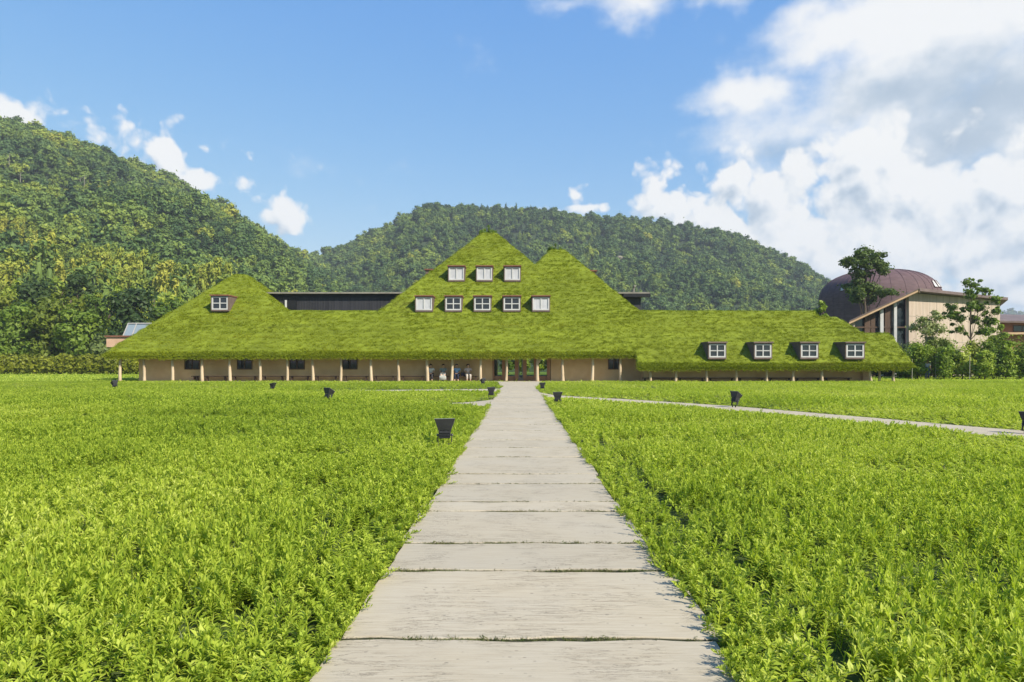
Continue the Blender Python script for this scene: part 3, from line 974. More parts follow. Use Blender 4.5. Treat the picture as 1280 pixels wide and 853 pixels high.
def leaf_cloud(r, lobes, n, size, core=.72, jitter=.7, hollow=.62, flat=1.0, spill=.06):
    """leaf clump faces spread through the volume of a set of ellipsoid lobes; optional small dark cores"""
    vol = np.array([l[3] * l[4] + l[4] * l[5] + l[3] * l[5] for l in lobes])
    which = r.choice(len(lobes), n, p=vol / vol.sum())
    C = np.array([l[:3] for l in lobes])[which]; Rr = np.array([l[3:6] for l in lobes])[which]
    d = r.normal(size=(n, 3)); d /= np.linalg.norm(d, axis=1)[:, None]
    rad = hollow + (1.06 - hollow) * r.random(n) ** .6
    rad = np.where(r.random(n) < spill, rad + r.random(n) ** 2 * .75, rad)
    P = C + Rr * d * rad[:, None]
    nrm = d / Rr; nrm /= np.linalg.norm(nrm, axis=1)[:, None]
    nrm = nrm + np.array([0, 0, .25]) + r.normal(size=(n, 3)) * jitter * .6
    nrm /= np.linalg.norm(nrm, axis=1)[:, None]
    t = np.cross(nrm, r.normal(size=(n, 3))); t /= np.linalg.norm(t, axis=1)[:, None]
    b = np.cross(nrm, t)
    s = size * r.uniform(.55, 1.35, n)[:, None]
    asp = r.uniform(.45, .8, n)[:, None] * flat
    V = np.stack([P - t * s, P - b * s * asp + nrm * s * .15, P + t * s, P + b * s * asp + nrm * s * .1], 1).reshape(-1, 3)
    Fc = np.arange(4 * n).reshape(n, 4)
    if core:
        for l in lobes:
            o = len(V)
            bm = bmesh.new()
            bmesh.ops.create_icosphere(bm, subdivisions=1, radius=1)
            cv = np.array([v.co[:] for v in bm.verts]) * np.array(l[3:6]) * core * r.uniform(.85, 1.12, (len(bm.verts), 1)) + np.array(l[:3])
            cf = np.array([[v.index for v in f.verts] for f in bm.faces])
            bm.free()
            V = np.concatenate([V, cv]); Fc = np.concatenate([Fc, np.stack([cf[:, 0], cf[:, 1], cf[:, 2], cf[:, 2]], 1) + o])
    return V, Fc
def cloud_mesh(name, V, Fc, mat):
    me = bpy.data.meshes.new(name)
    fs = [tuple(q) if q[2] != q[3] else tuple(q[:3]) for q in Fc.tolist()]
    me.from_pydata([tuple(v) for v in V.tolist()], [], fs)
    me.materials.append(mat)
    return me
def round_lobes(r, n, w, h, z0, big=.42):
    L = [(0, 0, z0 + h * .5, w * .36, w * .36, h * .42)]
    for i in range(n):
        a = r.uniform(0, 6.283); q = r.uniform(.35, 1) ** .7
        zz = r.uniform(.15, .95)
        rr = w * .5 * math.sqrt(max(.08, 1 - (2 * zz - 1) ** 2 * .85)) * q
        s = w * big * r.uniform(.35, .62)
        L.append((math.cos(a) * rr * .8, math.sin(a) * rr * .8, z0 + h * zz, s, s, s * r.uniform(.6, .85)))
    return L
def cone_lobes(r, w, h, z0, n=9):
    L = []
    for i in range(n):
        t = i / (n - 1)
        s = w * .5 * (1 - t) ** .8 + .25
        for k in range(3 if t < .75 else 1):
            a = r.uniform(0, 6.283)
            L.append((math.cos(a) * s * .35, math.sin(a) * s * .35, z0 + h * t, s * .75, s * .75, h / n * .75))
    return L
def plume_lobes(r, n, w, h):
    L = []
    for i in range(n):
        a = r.uniform(0, 6.283); q = r.uniform(0, w * .5)
        hh = h * r.uniform(.7, 1)
        x, y = math.cos(a) * q, math.sin(a) * q
        L.append((x, y, hh * .55, .8, .8, hh * .35)); L.append((x + .5, y - .3, hh * .86, .6, .6, .9)); L.append((x + 1.0, y - .6, hh * .93, .5, .5, .5))
    return L
def hill_variants():
    out = []
    for i in range(7):
        r = np.random.default_rng(100 + i)
        V, Fc = leaf_cloud(r, round_lobes(r, 9, 7.0, 6.0, .5), 460, .50, .70)
        out.append(cloud_mesh('broadleaf', V, Fc, M['tree']))
    for i in range(3):
        r = np.random.default_rng(200 + i)
        V, Fc = leaf_cloud(r, cone_lobes(r, 5.0, 7.6, .5), 420, .42, .7)
        out.append(cloud_mesh('cedar', V, Fc, M['tree']))
    for i in range(3):
        r = np.random.default_rng(300 + i)
        V, Fc = leaf_cloud(r, plume_lobes(r, 6, 5.0, 9.0), 480, .40, .6, flat=.6)
        out.append(cloud_mesh('bamboo', V, Fc, M['tree']))
    return out
hv = hill_variants()

def forest(name, hill, sp, x0, x1, y0, y1, bamboo, base, size=1.0, vlo=.0, vhi=1.04):
    r = np.random.default_rng(int(hill.seed))
    gx, gy = np.meshgrid(np.arange(x0, x1, sp), np.arange(y0, y1, sp))
    gx = gx.ravel() + r.uniform(-.48, .48, gx.size) * sp; gy = gy.ravel() + r.uniform(-.48, .48, gy.size) * sp
    z, v = hill.z(gx, gy)
    px = CX + F * gx / gy
    py = HZ - F * (z - EYE) / gy
    ok = (v > vlo) & (v < vhi) & (px > hill.lo + 5) & (px < hill.hi - 5) & (px > -260) & (px < 1500)
    gx, gy, z, v, px, py = (q[ok] for q in (gx, gy, z, v, px, py))
    n = len(gx)
    nn = fbm(gx / 60, gy / 80, 50, 4)
    bw = fbm(gx / 45, gy / 70, 70, 3)
    kind = r.integers(0, 7, n)
    u = r.random(n)
    kind = np.where((nn > .58) & (u < .42), r.integers(7, 10, n), kind)
    isb = np.zeros(n, bool)
    if bamboo:
        band = np.clip(1 - np.abs(v - .17) / .20, 0, 1)
        isb = (band * .9 + (bw - .5) * 2.0 > .42) & (r.random(n) < .85)
        kind = np.where(isb, r.integers(10, 13, n), kind)
    s = size * np.clip(r.lognormal(-.10, .30, n), .5, 1.7) * np.where(isb, 1.05, 1)
    tint = base + (fbm(gx / 30, gy / 45, 90, 3) - .5) * .55 + r.normal(0, .14, n)
    tint = np.where((kind >= 7) & (kind < 10), tint - .26, tint)
    tint = np.where(isb, tint + .21 + .30 * (bw - .5), tint)
    tint = np.clip(tint + (r.random(n) < .012) * .35, 0, 1)
    rot = np.stack([r.normal(0, .06, n), r.normal(0, .06, n), r.uniform(0, 6.283, n)], 1)
    rot[isb, 2] = r.uniform(-.6, .6, isb.sum())
    scl = np.stack([s, s, s * r.uniform(.85, 1.2, n)], 1)
    o = scatter(name, np.stack([gx, gy, z + .3], 1), rot, scl, kind, tint, hv)
    tag(o, kind='stuff')
    print(name, n)
forest('forest', hill_l, 4.5, -420, 20, 118, 540, True, .50, .90)
forest('forest', hill_c, 5.0, -260, 420, 335, 690, False, .39, .93)
forest('forest', far, 14.0, 900, 2300, 1500, 1950, False, .3, 2.2)


# ================================================================== THE PLANTED FIELD
def sprig_mesh(seed, n_nodes, h, leaf, wide):
    r = np.random.default_rng(seed)
    V, Fc = [], []
    lean = r.normal(0, .10, 2)
    def stem(t): return np.array([lean[0] * t * t, lean[1] * t * t, h * t])
    w = .004
    for k in range(3):
        a, b = stem(k / 3), stem((k + 1) / 3)
        o = len(V)
        V += [a + [-w, 0, 0], a + [w, 0, 0], b + [w, 0, 0], b + [-w, 0, 0]]
        Fc += [(o, o + 1, o + 2), (o, o + 2, o + 3)]
    for i in range(n_nodes):
        t = .22 + .78 * (i / (n_nodes - 1)) ** .85
        base = stem(t)
        for k in range(3):
            a = i * 2.1 + k * 2.094 + r.normal(0, .3)
            up = math.radians(16 + 56 * max(0, (t - .30) / .70) ** 1.2 + r.normal(0, 13))
            L = leaf * r.uniform(.7, 1.2) * (1.0 if t < .9 else .72)
            W = L * wide * r.uniform(.8, 1.2)
            d = np.array([math.cos(a) * math.cos(up), math.sin(a) * math.cos(up), math.sin(up)])
            s = np.array([-math.sin(a), math.cos(a), 0])
            nrm = np.cross(d, s)
            if nrm[2] < 0: nrm = -nrm
            droop = L * r.uniform(.05, .28)
            mid = base + d * L * .5
            tip = base + d * L - np.array([0, 0, droop])
            o = len(V)
            V += [base, mid - s * W + nrm * W * .45, mid, mid + s * W + nrm * W * .45, tip]
            Fc += [(o, o + 2, o + 1), (o, o + 3, o + 2), (o + 1, o + 2, o + 4), (o + 2, o + 3, o + 4)]
    return np_mesh('leafy_sprig', V, Fc, M['sprig'])
def blade_clump(seed):
    r = np.random.default_rng(seed)
    V, Fc = [], []
    for i in range(14):
        b = np.array([*r.normal(0, .03, 2), 0]); a = r.uniform(0, 6.283); L = r.uniform(.16, .30); w = r.uniform(.003, .006); ln = r.uniform(.1, .6)
        s_ = np.array([-math.sin(a), math.cos(a), 0]) * w
        q = [b + np.array([math.cos(a) * ln * L * t * t, math.sin(a) * ln * L * t * t, L * t * (1 - .25 * ln * t)]) for t in (0, .4, .75, 1)]
        o = len(V)
        V += [q[0] - s_, q[0] + s_, q[1] - s_, q[1] + s_, q[2] - s_ * .7, q[2] + s_ * .7, q[3]]
        Fc += [(o, o + 1, o + 3), (o, o + 3, o + 2), (o + 2, o + 3, o + 5), (o + 2, o + 5, o + 4), (o + 4, o + 5, o + 6)]
    return np_mesh('blade_clump', V, Fc, M['sprig'])
def dry_stem(seed):
    me = blade_clump(seed)
    me.materials.clear(); me.materials.append(M['joint'])
    return me
sprigs = [sprig_mesh(500 + i, 11, .26, .074, .135) for i in range(6)] + [sprig_mesh(520 + i, 6, .24, .10, .16) for i in range(4)] + [blade_clump(540), blade_clump(541), dry_stem(542)]

lamp_spots = []
def field():
    r = np.random.default_rng(21)
    bands = [(1.2, 5, 220, 0, 6, .85), (5, 12, 165, 0, 6, .92), (12, 22, 86, 0, 10, 1.0), (22, 36, 36, 6, 10, 1.25), (36, 53.1, 26, 6, 10, 1.3)]
    out = []
    for y0, y1, den, k0, k1, sz in bands:
        wmax = .80 * y1 + 3
        n = int(den * (y1 - y0) * 2 * wmax)
        x = r.uniform(-wmax, wmax, n); y = r.uniform(y0, y1, n)
        ok = np.abs(x) < .80 * y + 3
        e = np.abs(x - path_x(y)) - np.array([half_at(q) for q in y])
        ok &= e > .035
        for P in side_polys: ok &= ~in_poly(x, y, P)
        x, y, e = x[ok], y[ok], e[ok]
        bare = fbm(x * .55, y * .42, 61, 4)
        ok = r.random(len(x)) < np.clip((bare - .16) * 9, .4, 1)
        right = (x > 0)
        trough = right & (e > .42) & (e < .62) & (y < 13)          # a dark gap beside the low edging on the right
        ok &= ~(trough & (r.random(len(x)) < .8))
        x, y, e = x[ok], y[ok], e[ok]
        n = len(x)
        hgt = np.interp(y, [0, 4, 10, 20, 35, 44, 53], [1.0, 1.0, .95, .85, .62, .46, .38])
        hgt = hgt * (.62 + .75 * fbm(x * .5, y * .4, 62, 3)) * r.uniform(.75, 1.2, n)
        hgt = hgt * (.55 + .45 * np.clip((fbm(x * .9, y * .55, 66, 3) - .30) * 7, 0, 1))
        hgt = hgt * np.clip(.62 + e * .7, .62, 1)
        for P in side_polys:
            d = np.full(n, 9.0)
            for q in P:
                d = np.minimum(d, np.hypot(x - q[0], (y - q[1])))
            for q0, q1 in zip(P[:-1], P[1:]):
                ax, ay = q1[0] - q0[0], q1[1] - q0[1]
                t_ = np.clip(((x - q0[0]) * ax + (y - q0[1]) * ay) / (ax * ax + ay * ay + 1e-9), 0, 1)
                d = np.minimum(d, np.hypot(x - q0[0] - t_ * ax, y - q0[1] - t_ * ay))
            hgt = hgt * np.clip(.3 + d * .35, .3, 1)
        s = sz * r.uniform(.85, 1.15, n)
        wid = s * np.where(y > 36, .8, 1)
        scl = np.stack([wid, wid, hgt * np.minimum(s, 1.1)], 1)
        rot = np.stack([r.normal(0, .16, n), r.normal(0, .16, n), r.uniform(0, 6.283, n)], 1)
        edge = e < .14                                             # outermost ones lean over the slabs
        rot[edge, 1] += np.where(x[edge] > 0, -.3, .3)
        tint = np.clip(.20 + .62 * fbm(x * .22, y * .16, 64, 3) + .12 * (x > 0) + r.normal(0, .10, n) + np.interp(y, [0, 25, 53], [0, .04, .10]), 0, 1)
        kinds = r.integers(k0, k1, n)
        gp = fbm(x * .35, y * .25, 81, 3)
        odd = r.random(n) < np.clip((gp - .50) * .5, .006, .06)
        kinds = np.where(odd, r.choice([10, 11, 11, 12], n), kinds)
        out.append((np.stack([x, y, np.zeros(n)], 1), rot, scl, kinds, tint))
    # low edging that creeps over the slabs
    n = 5200
    y = 1.5 + 40 * r.random(n) ** 1.8
    sd_ = np.where(r.random(n) < .5, -1.0, 1.0)
    lush = fbm(y * 1.3, sd_ * 3, 83, 3)
    ok = r.random(n) < np.clip((lush - .25) * 3, .15, 1)
    y, sd_, lush = y[ok], sd_[ok], lush[ok]
    n = len(y)
    x = path_x(y) + sd_ * (np.array([half_at(q) for q in y]) + r.uniform(-.02, .10, n) - .04 * (lush > .6))
    for P in side_polys:
        ok = ~in_poly(x, y, P); x, y, sd_ = x[ok], y[ok], sd_[ok]
    n = len(x)
    q = r.uniform(.35, .62, n)
    out.append((np.stack([x, y, np.zeros(n)], 1), np.stack([r.normal(0, .2, n), -sd_ * r.uniform(-.1, .5, n), r.uniform(0, 6.28, n)], 1), np.stack([q * 1.1, q * 1.1, q], 1), r.integers(0, 6, n), np.clip(r.normal(.45, .18, n), 0, 1)))
    P, ro, s, k, t = (np.concatenate([o[i] for o in out]) for i in range(5))
    o = scatter('ground_cover', P, ro, s, k, t, sprigs)
    tag(o, kind='stuff')
    print('ground cover', len(P))
field()

def lawns():
    """mown grass beyond the field, round the far ends of the building"""
    r = np.random.default_rng(31)
    n = 26000
    x = r.uniform(-75, 80, n); y = r.uniform(52, 98, n)
    inside = (x > -30.2) & (x < 30) & (y > 53.2)
    edge = (np.abs(x) < .8 * y + 4)
    ok = edge & ~inside & ~((x > 36) & (y > 70))
    x, y = x[ok], y[ok]
    n = len(x)
    s = r.uniform(.8, 1.3, n)
    rot = np.stack([r.normal(0, .1, n), r.normal(0, .1, n), r.uniform(0, 6.28, n)], 1)
    o = scatter('lawn_grass', np.stack([x, y, np.full(n, .004)], 1), rot, np.stack([s * 2.2, s * 2.2, s * .9], 1), r.integers(0, 5, n), np.clip(.5 + r.normal(0, .15, n), 0, 1), [lawn_tuft(i) for i in range(5)])
    tag(o, kind='stuff')
def lawn_tuft(i):
    me = grass_tuft(i + 9)
    me.materials.clear(); me.materials.append(M['sprig'])
    return me
lawns()
m = MB().box(-85, 90, 53.05, 101, -.5, .004)
tag(m.build('lawn', M['lawn']), kind='structure')

def joints():
    """moss and grass in the joints between the slabs"""
    r = np.random.default_rng(41)
    P, T, S = [], [], []
    for c in cuts[1:-1]:
        if c < 1: continue
        n = int(np.interp(c, [0, 6, 20, 52], [480, 260, 60, 12]))
        x = r.uniform(-1, 1, n)
        lush = fbm(x * 2.2 + c * 5, x * 0 + c, 77, 2)
        ok = r.random(n) < np.clip((lush - .25) * 2.2, .1, 1)
        x, lush = x[ok], lush[ok]
        P.append(np.stack([path_x(c) + x * half_at(c) * .99, c + r.normal(0, .009, len(x)), np.full(len(x), .046)], 1))
        T.append(np.clip(lush * .9 + r.normal(0, .15, len(x)), 0, 1)); S.append(.12 + .20 * lush + r.uniform(0, .1, len(x)))
    P, T, S = np.concatenate(P), np.concatenate(T), np.concatenate(S)
    n = len(P)
    vs = []
    for i in range(4):
        me = grass_tuft(i + 20); me.materials.clear(); me.materials.append(M['joint']); vs.append(me)
    o = scatter('joint_moss', P, np.stack([r.normal(0, .3, n), r.normal(0, .3, n), r.uniform(0, 6.28, n)], 1), np.stack([S * .75, S * .26, S * .75], 1), r.integers(0, 4, n), T, vs)
    tag(o, kind='stuff')
joints()

# ================================================================== GARDEN LIGHTS
def make_light():
    root = empty('garden_light', (0, 0, 0), '', 'garden light', 'black garden floodlights in the field')
    def frustum(m, z0, a0, b0, z1, a1, b1, y0=0, y1=0):
        m.hexa([(-a0, y0 - b0, z0), (a0, y0 - b0, z0), (a0, y0 + b0, z0), (-a0, y0 + b0, z0), (-a1, y1 - b1, z1), (a1, y1 - b1, z1), (a1, y1 + b1, z1), (-a1, y1 + b1, z1)])
    body = MB()
    frustum(body, .27, .105, .085, .43, .125, .10, 0, .01)
    body.build('lamp_body', M['black_metal'], root, bevel=.008)
    fins = MB()
    for k in range(4):
        fins.box(-.112, .112, -.112, -.088, .285 + k * .032, .297 + k * .032)
    fins.build('cooling_fins', M['black_metal'], root)
    hood = MB()                       # flared hood, open at the top towards the building
    t = .008
    lo = [(-.125, -.10), (.125, -.10), (.125, .11), (-.125, .11)]
    hi = [(-.195, -.15), (.195, -.15), (.18, .15), (-.18, .15)]
    zt = [.655, .66, .56, .56]
    for i in range(4):
        j = (i + 1) % 4
        a, b, c, d = Vector((*lo[i], .435)), Vector((*lo[j], .435)), Vector((*hi[j], zt[j])), Vector((*hi[i], zt[i]))
        nrm = (b - a).cross(d - a).normalized() * -t
        hood.hexa([a, b, b + nrm, a + nrm, d, c, c + nrm, d + nrm])
    hood.build('hood', M['black_metal'], root)
    rim = MB()
    cs = [Vector((*hi[i], zt[i] + .004)) for i in range(4)]
    rim.tube(cs + [cs[0]], .007, 6)
    rim.build('hood_rim', M['steel'], root)
    MB().box(-.118, .118, -.09, .10, .437, .452).build('lens', M['lens'], root)
    br = MB()
    br.box(-.145, -.125, -.03, .03, .16, .36); br.box(.125, .145, -.03, .03, .16, .36); br.box(-.145, .145, -.03, .03, .145, .16)
    br.build('bracket', M['black_metal'], root)
    for sx in (-.075, .075):
        MB().tube([(sx, 0, -.1), (sx, 0, .145)], .022, 8).build('stake', M['black_metal'], root)
    MB().tube([(-.16, 0, .33), (.16, 0, .33)], .018, 8).build('tilt_bolt', M['steel'], root)
    return root
light0 = make_light()
light_rows = [  # px, distance, size, turn, tilt, label
    (556, 12.3, .92, 4, 0, 'large black flared floodlight among the plants just left of the main path'),
    (409, 25.6, .95, -38, 10, 'black floodlight with its lens showing, alone in the left field halfway to the building'),
    (340, 35.5, .82, 80, -6, 'slim black floodlight seen side on before the fourth to sixth veranda columns'),
    (144.5, 38.0, .86, 60, 16, 'tilted black floodlight in front of the outermost column under the left roof end'),
    (614, 28.2, .86, 0, 0, 'black post light on the grass wedge left of the path where side paths branch'),
    (604, 44.0, .80, 40, 8, 'small dark floodlight by the veranda column nearest the left of the entrance'),
    (678, 35.6, .80, 0, 0, 'small black post light right of the path nearest the entrance doors'),
    (697, 23.8, .86, 0, 0, 'black post light right of the main path at the start of the long side path'),
    (917, 23.4, .90, -62, 14, 'tilted black floodlight just above the long pale side path in the right field'),
    (1284.5, 14.8, .80, -60, 8, 'dark floodlight cut off by the right edge of the photo beside the side path'),
]
for i, (px, Y, s, rz, tl, lab) in enumerate(light_rows):
    o = light0 if i == 0 else copy_tree(light0)
    o.location = ((px - CX) / F * Y, Y, -.03)
    o.scale = (s, s, s)
    o.rotation_euler = (R(-tl), 0, R(rz))
    o['label'] = lab

# ================================================================== BENCHES ON THE VERANDA
def make_bench(L, lab, h=.42, d=.38):
    root = empty('bench', (0, 0, 0), lab, 'bench', 'low dark benches along the earthen wall')
    MB().box(-L / 2, L / 2, -d / 2, d / 2, h - .06, h).build('seat', M['bench_wood'], root, bevel=.01)
    for sx in (-1, 1):
        MB().box(sx * (L / 2 - .2) - .04, sx * (L / 2 - .2) + .04, -d / 2 + .03, d / 2 - .03, 0, h - .062).build('leg', M['bench_wood'], root)
    return root
ords = ['first', 'second', 'third', 'fourth', 'fifth', 'sixth', 'seventh', 'eighth', 'ninth', 'tenth', 'eleventh']
cl = [215.5, 253, 287.7, 325, 359, 391, 426, 464, 498, 534, 565, 601]
for k in range(len(cl) - 1):
    x0, x1 = wx(cl[k] + 3, 54.45), wx(cl[k + 1] - 3, 54.45)
    if k == 0: x0 = wx(240, 54.45)
    lab = '%s low dark bench from the left end of the veranda' % ords[k]
    if k == 9: lab = 'low dark bench under the two seated visitors left of the thin column'
    if k == 10: lab = 'low dark bench under the blue-shirted visitor, nearest the entrance'
    b = make_bench(x1 - x0, lab)
    b.location = ((x0 + x1) / 2, 54.45, .03)
cr = [801, 845, 883, 920, 958, 991.6, 1027.7, 1066]
for k in range(len(cr) - 1):
    x0, x1 = wx(cr[k] + 2, 53.4), wx(cr[k + 1] - 2, 53.4)
    b = make_bench(x1 - x0, '%s low dark bench under the low right eave, counted from the step in the roof' % ords[k], .30, .3)
    b.location = ((x0 + x1) / 2, 53.4, .03)

# ================================================================== PEOPLE
def skin_obj(name, chains, mat, parent, root_i=0, sub=1):
    """chains: list of [(x,y,z,r), ...]; a chain may start with ('at', i) to join vertex i"""
    V, E, Rd = [], [], []
    for ch in chains:
        prev = None
        for p in ch:
            if p[0] == 'at': prev = p[1]; continue
            V.append(p[:3]); Rd.append(p[3])
            if prev is not None: E.append((prev, len(V) - 1))
            prev = len(V) - 1
    me = bpy.data.meshes.new(name)
    me.from_pydata(V, E, [])
    me.materials.append(mat)
    o = link(name, me, parent)
    o.modifiers.new('skin', 'SKIN').use_smooth_shade = True
    for i, r_ in enumerate(Rd):
        me.skin_vertices[0].data[i].radius = (r_, r_)
        me.skin_vertices[0].data[i].use_root = (i == root_i)
    sb = o.modifiers.new('sub', 'SUBSURF')
    sb.levels = sb.render_levels = sub
    return o
def hand_chains(wi, w, d, side):
    """five fingers fanned from wrist vertex wi at point w along direction d"""
    d = Vector(d).normalized(); s = d.cross(Vector((0, 0, 1))).normalized() * side
    out = []
    palm = Vector(w) + d * .05
    for k, L in enumerate((.062, .072, .068, .052)):
        b = palm + s * (.024 - .016 * k) + d * .035
        out.append([('at', wi), (*palm, .026) if k == 0 else (*(palm + s * (.012 - .008 * k)), .02), (*b, .009), (*(b + d * L * .5 + Vector((0, 0, -.008))), .008), (*(b + d * L * .85 + Vector((0, 0, -.028))), .006)])
    out.append([('at', wi), (*(Vector(w) + d * .025 + s * .03), .012), (*(Vector(w) + d * .06 + s * .052), .009), (*(Vector(w) + d * .09 + s * .055), .007)])
    return out
def person(px, Y, label, top_mat, leg_mat, seated=True, rz=0.0, sc_=1.0, long_hair=False, skirt=False, z=.03, hands_up=0.0):
    root = empty('person', ((px - CX) / F * Y, Y, z), label, 'person', rz=rz)
    root.scale = (sc_ * 1.2, sc_, sc_)
    if seated:
        hip, lift = .52, 0
        pel = (0, .02, hip, .13)
        knee = lambda s: (s * .11, -.44, .50, .062); ank = lambda s: (s * .11, -.42, .09, .042); toe = lambda s: (s * .13, -.60, .035, .032)
        elb = lambda s: (s * .25, -.06, .78, .042); wri = lambda s: (s * .10, -.28, .66 + hands_up, .03)
    else:
        hip = .92
        pel = (0, 0, hip, .13)
        knee = lambda s: (s * .10, -.01, .50, .062); ank = lambda s: (s * .10, .02, .09, .042); toe = lambda s: (s * .12, -.14, .035, .032)
        elb = lambda s: (s * .24, .03, hip + .22, .042); wri = lambda s: (s * .22, -.10, hip + .02, .03)
    up = lambda dz, dy, r_: (0, dy, hip + dz, r_)
    torso = [pel, up(.17, .02, .12), up(.34, .0, .135), up(.47, -.01, .10), up(.55, -.02, .052), up(.62, -.035, .062), up(.70, -.045, .095), up(.78, -.035, .085), up(.83, -.03, .045)]
    chains = [torso]
    ni = len(torso)
    for s in (-1, 1):
        sh = (s * .17, -.01, hip + .46, .058)
        chains.append([('at', 3), sh, elb(s), wri(s)]); wi = ni + 2; ni += 3
        d = Vector(wri(s)[:3]) - Vector(elb(s)[:3])
        hc = hand_chains(wi, wri(s)[:3], d, s)
        for c in hc: chains.append(c); ni += len(c) - 1
    for s in (-1, 1):
        chains.append([('at', 0), (s * .10, pel[1] - .02, hip, .095), knee(s), ank(s), toe(s)])
    # nose
    chains.append([('at', 6), (0, -.135, hip + .685, .014)])
    skin_obj('body', chains, M['skin'], root)
    # clothes
    sh_ch = [[up(-.02, .02, .155), up(.17, .02, .145), up(.34, .0, .155), up(.46, -.01, .118), up(.52, -.015, .068)]]
    for s in (-1, 1):
        e = Vector(elb(s)[:3]); a = Vector((s * .17, -.01, hip + .46))
        sh_ch.append([('at', 3), (*a, .075), (*(a + (e - a) * .75), .062)])
    skin_obj('shirt', sh_ch, top_mat, root)
    if skirt:
        m = MB()
        m.tube([(0, .05, hip - .06), (0, -.14, hip + .03), (0, -.34, hip), (0, -.48, hip - .12), (0, -.5, hip - .42)], [.15, .19, .215, .22, .24], 14)
        m.build('skirt', leg_mat, root, smooth=True)
    else:
        tr = [[(0, .02, hip - .01, .15)]]
        for s in (-1, 1):
            k, a = knee(s), ank(s)
            tr.append([('at', 0), (s * .10, pel[1] - .02, hip, .112), (k[0], k[1], k[2], .078), (a[0], a[1], a[2] + .04, .058)])
        skin_obj('trousers', tr, leg_mat, root)
    hr = MB()
    bm = bmesh.new()
    bmesh.ops.create_uvsphere(bm, u_segments=16, v_segments=10, radius=1)
    cz = hip + .745
    for v in bm.verts:
        x, y, zz = v.co
        drop = -.28 if y > -.15 else .22
        if zz < drop: zz = drop - (.9 if long_hair and y > 0 else 0.0) * min(1, (drop - zz))
        v.co = (x * .108, y * .118 - .02, cz + zz * .118)
    me = bpy.data.meshes.new('hair'); bm.to_mesh(me); bm.free()
    me.materials.append(M['hair'])
    me.polygons.foreach_set('use_smooth', [True] * len(me.polygons))
    link('hair', me, root)
    for s in (-1, 1):
        MB().box(s * .035 - .012, s * .035 + .012, -.140, -.128, hip + .715, hip + .727).build('eye', M['hair'], root)
        MB().tube([(s * .12, -.58, .03), (s * .115, -.42, .035)], [.04, .045], 8).build('shoe', M['black_trim'], root) if seated else None
    return root
SEAT_Y = 54.42
person(538.6, SEAT_Y, 'person in a white shirt half hidden behind a veranda column, seated on a bench', cloth('white_shirt', (.75, .74, .72)), cloth('charcoal_trousers', (.04, .04, .045)))
person(554.2, SEAT_Y, 'person in a sage grey top and pale grey skirt seated on the veranda bench', cloth('sage_top', (.26, .31, .29)), cloth('pale_skirt', (.42, .42, .38)), skirt=True)
person(571.0, SEAT_Y, 'person in a light blue shirt and dark trousers seated right of the thin column', cloth('blue_shirt', (.30, .47, .74)), cloth('navy_trousers', (.02, .025, .05)))
person(585.0, SEAT_Y, 'long-haired person in a pale pink blouse seated furthest right on the bench', cloth('pink_blouse', (.64, .52, .50)), cloth('pale_trousers', (.50, .44, .38)), long_hair=True, hands_up=.08, rz=.2)
person(1159, 60.5, 'person in a white top and blue trousers standing by the right-hand shrubs', cloth('white_top', (.62, .62, .66)), cloth('blue_trousers', (.10, .13, .26)), seated=False, z=0.0)
def bag():
    root = empty('shoulder_bag', ((578.5 - CX) / F * 54.42, 54.42, .45), 'dark bag on the bench between the blue-shirted and the long-haired visitors', 'bag')
    m = MB()
    m.hexa([(-.17, -.09, 0), (.17, -.09, 0), (.17, .09, 0), (-.17, .09, 0), (-.13, -.05, .27), (.13, -.05, .27), (.13, .05, .27), (-.13, .05, .27)])
    m.build('pouch', cloth('dark_canvas', (.03, .022, .04)), root, bevel=.03, smooth=True)
    MB().tube([(-.1, 0, .26), (-.06, 0, .40), (.06, 0, .40), (.1, 0, .26)], .013, 6).build('strap', M['black_trim'], root)
bag()

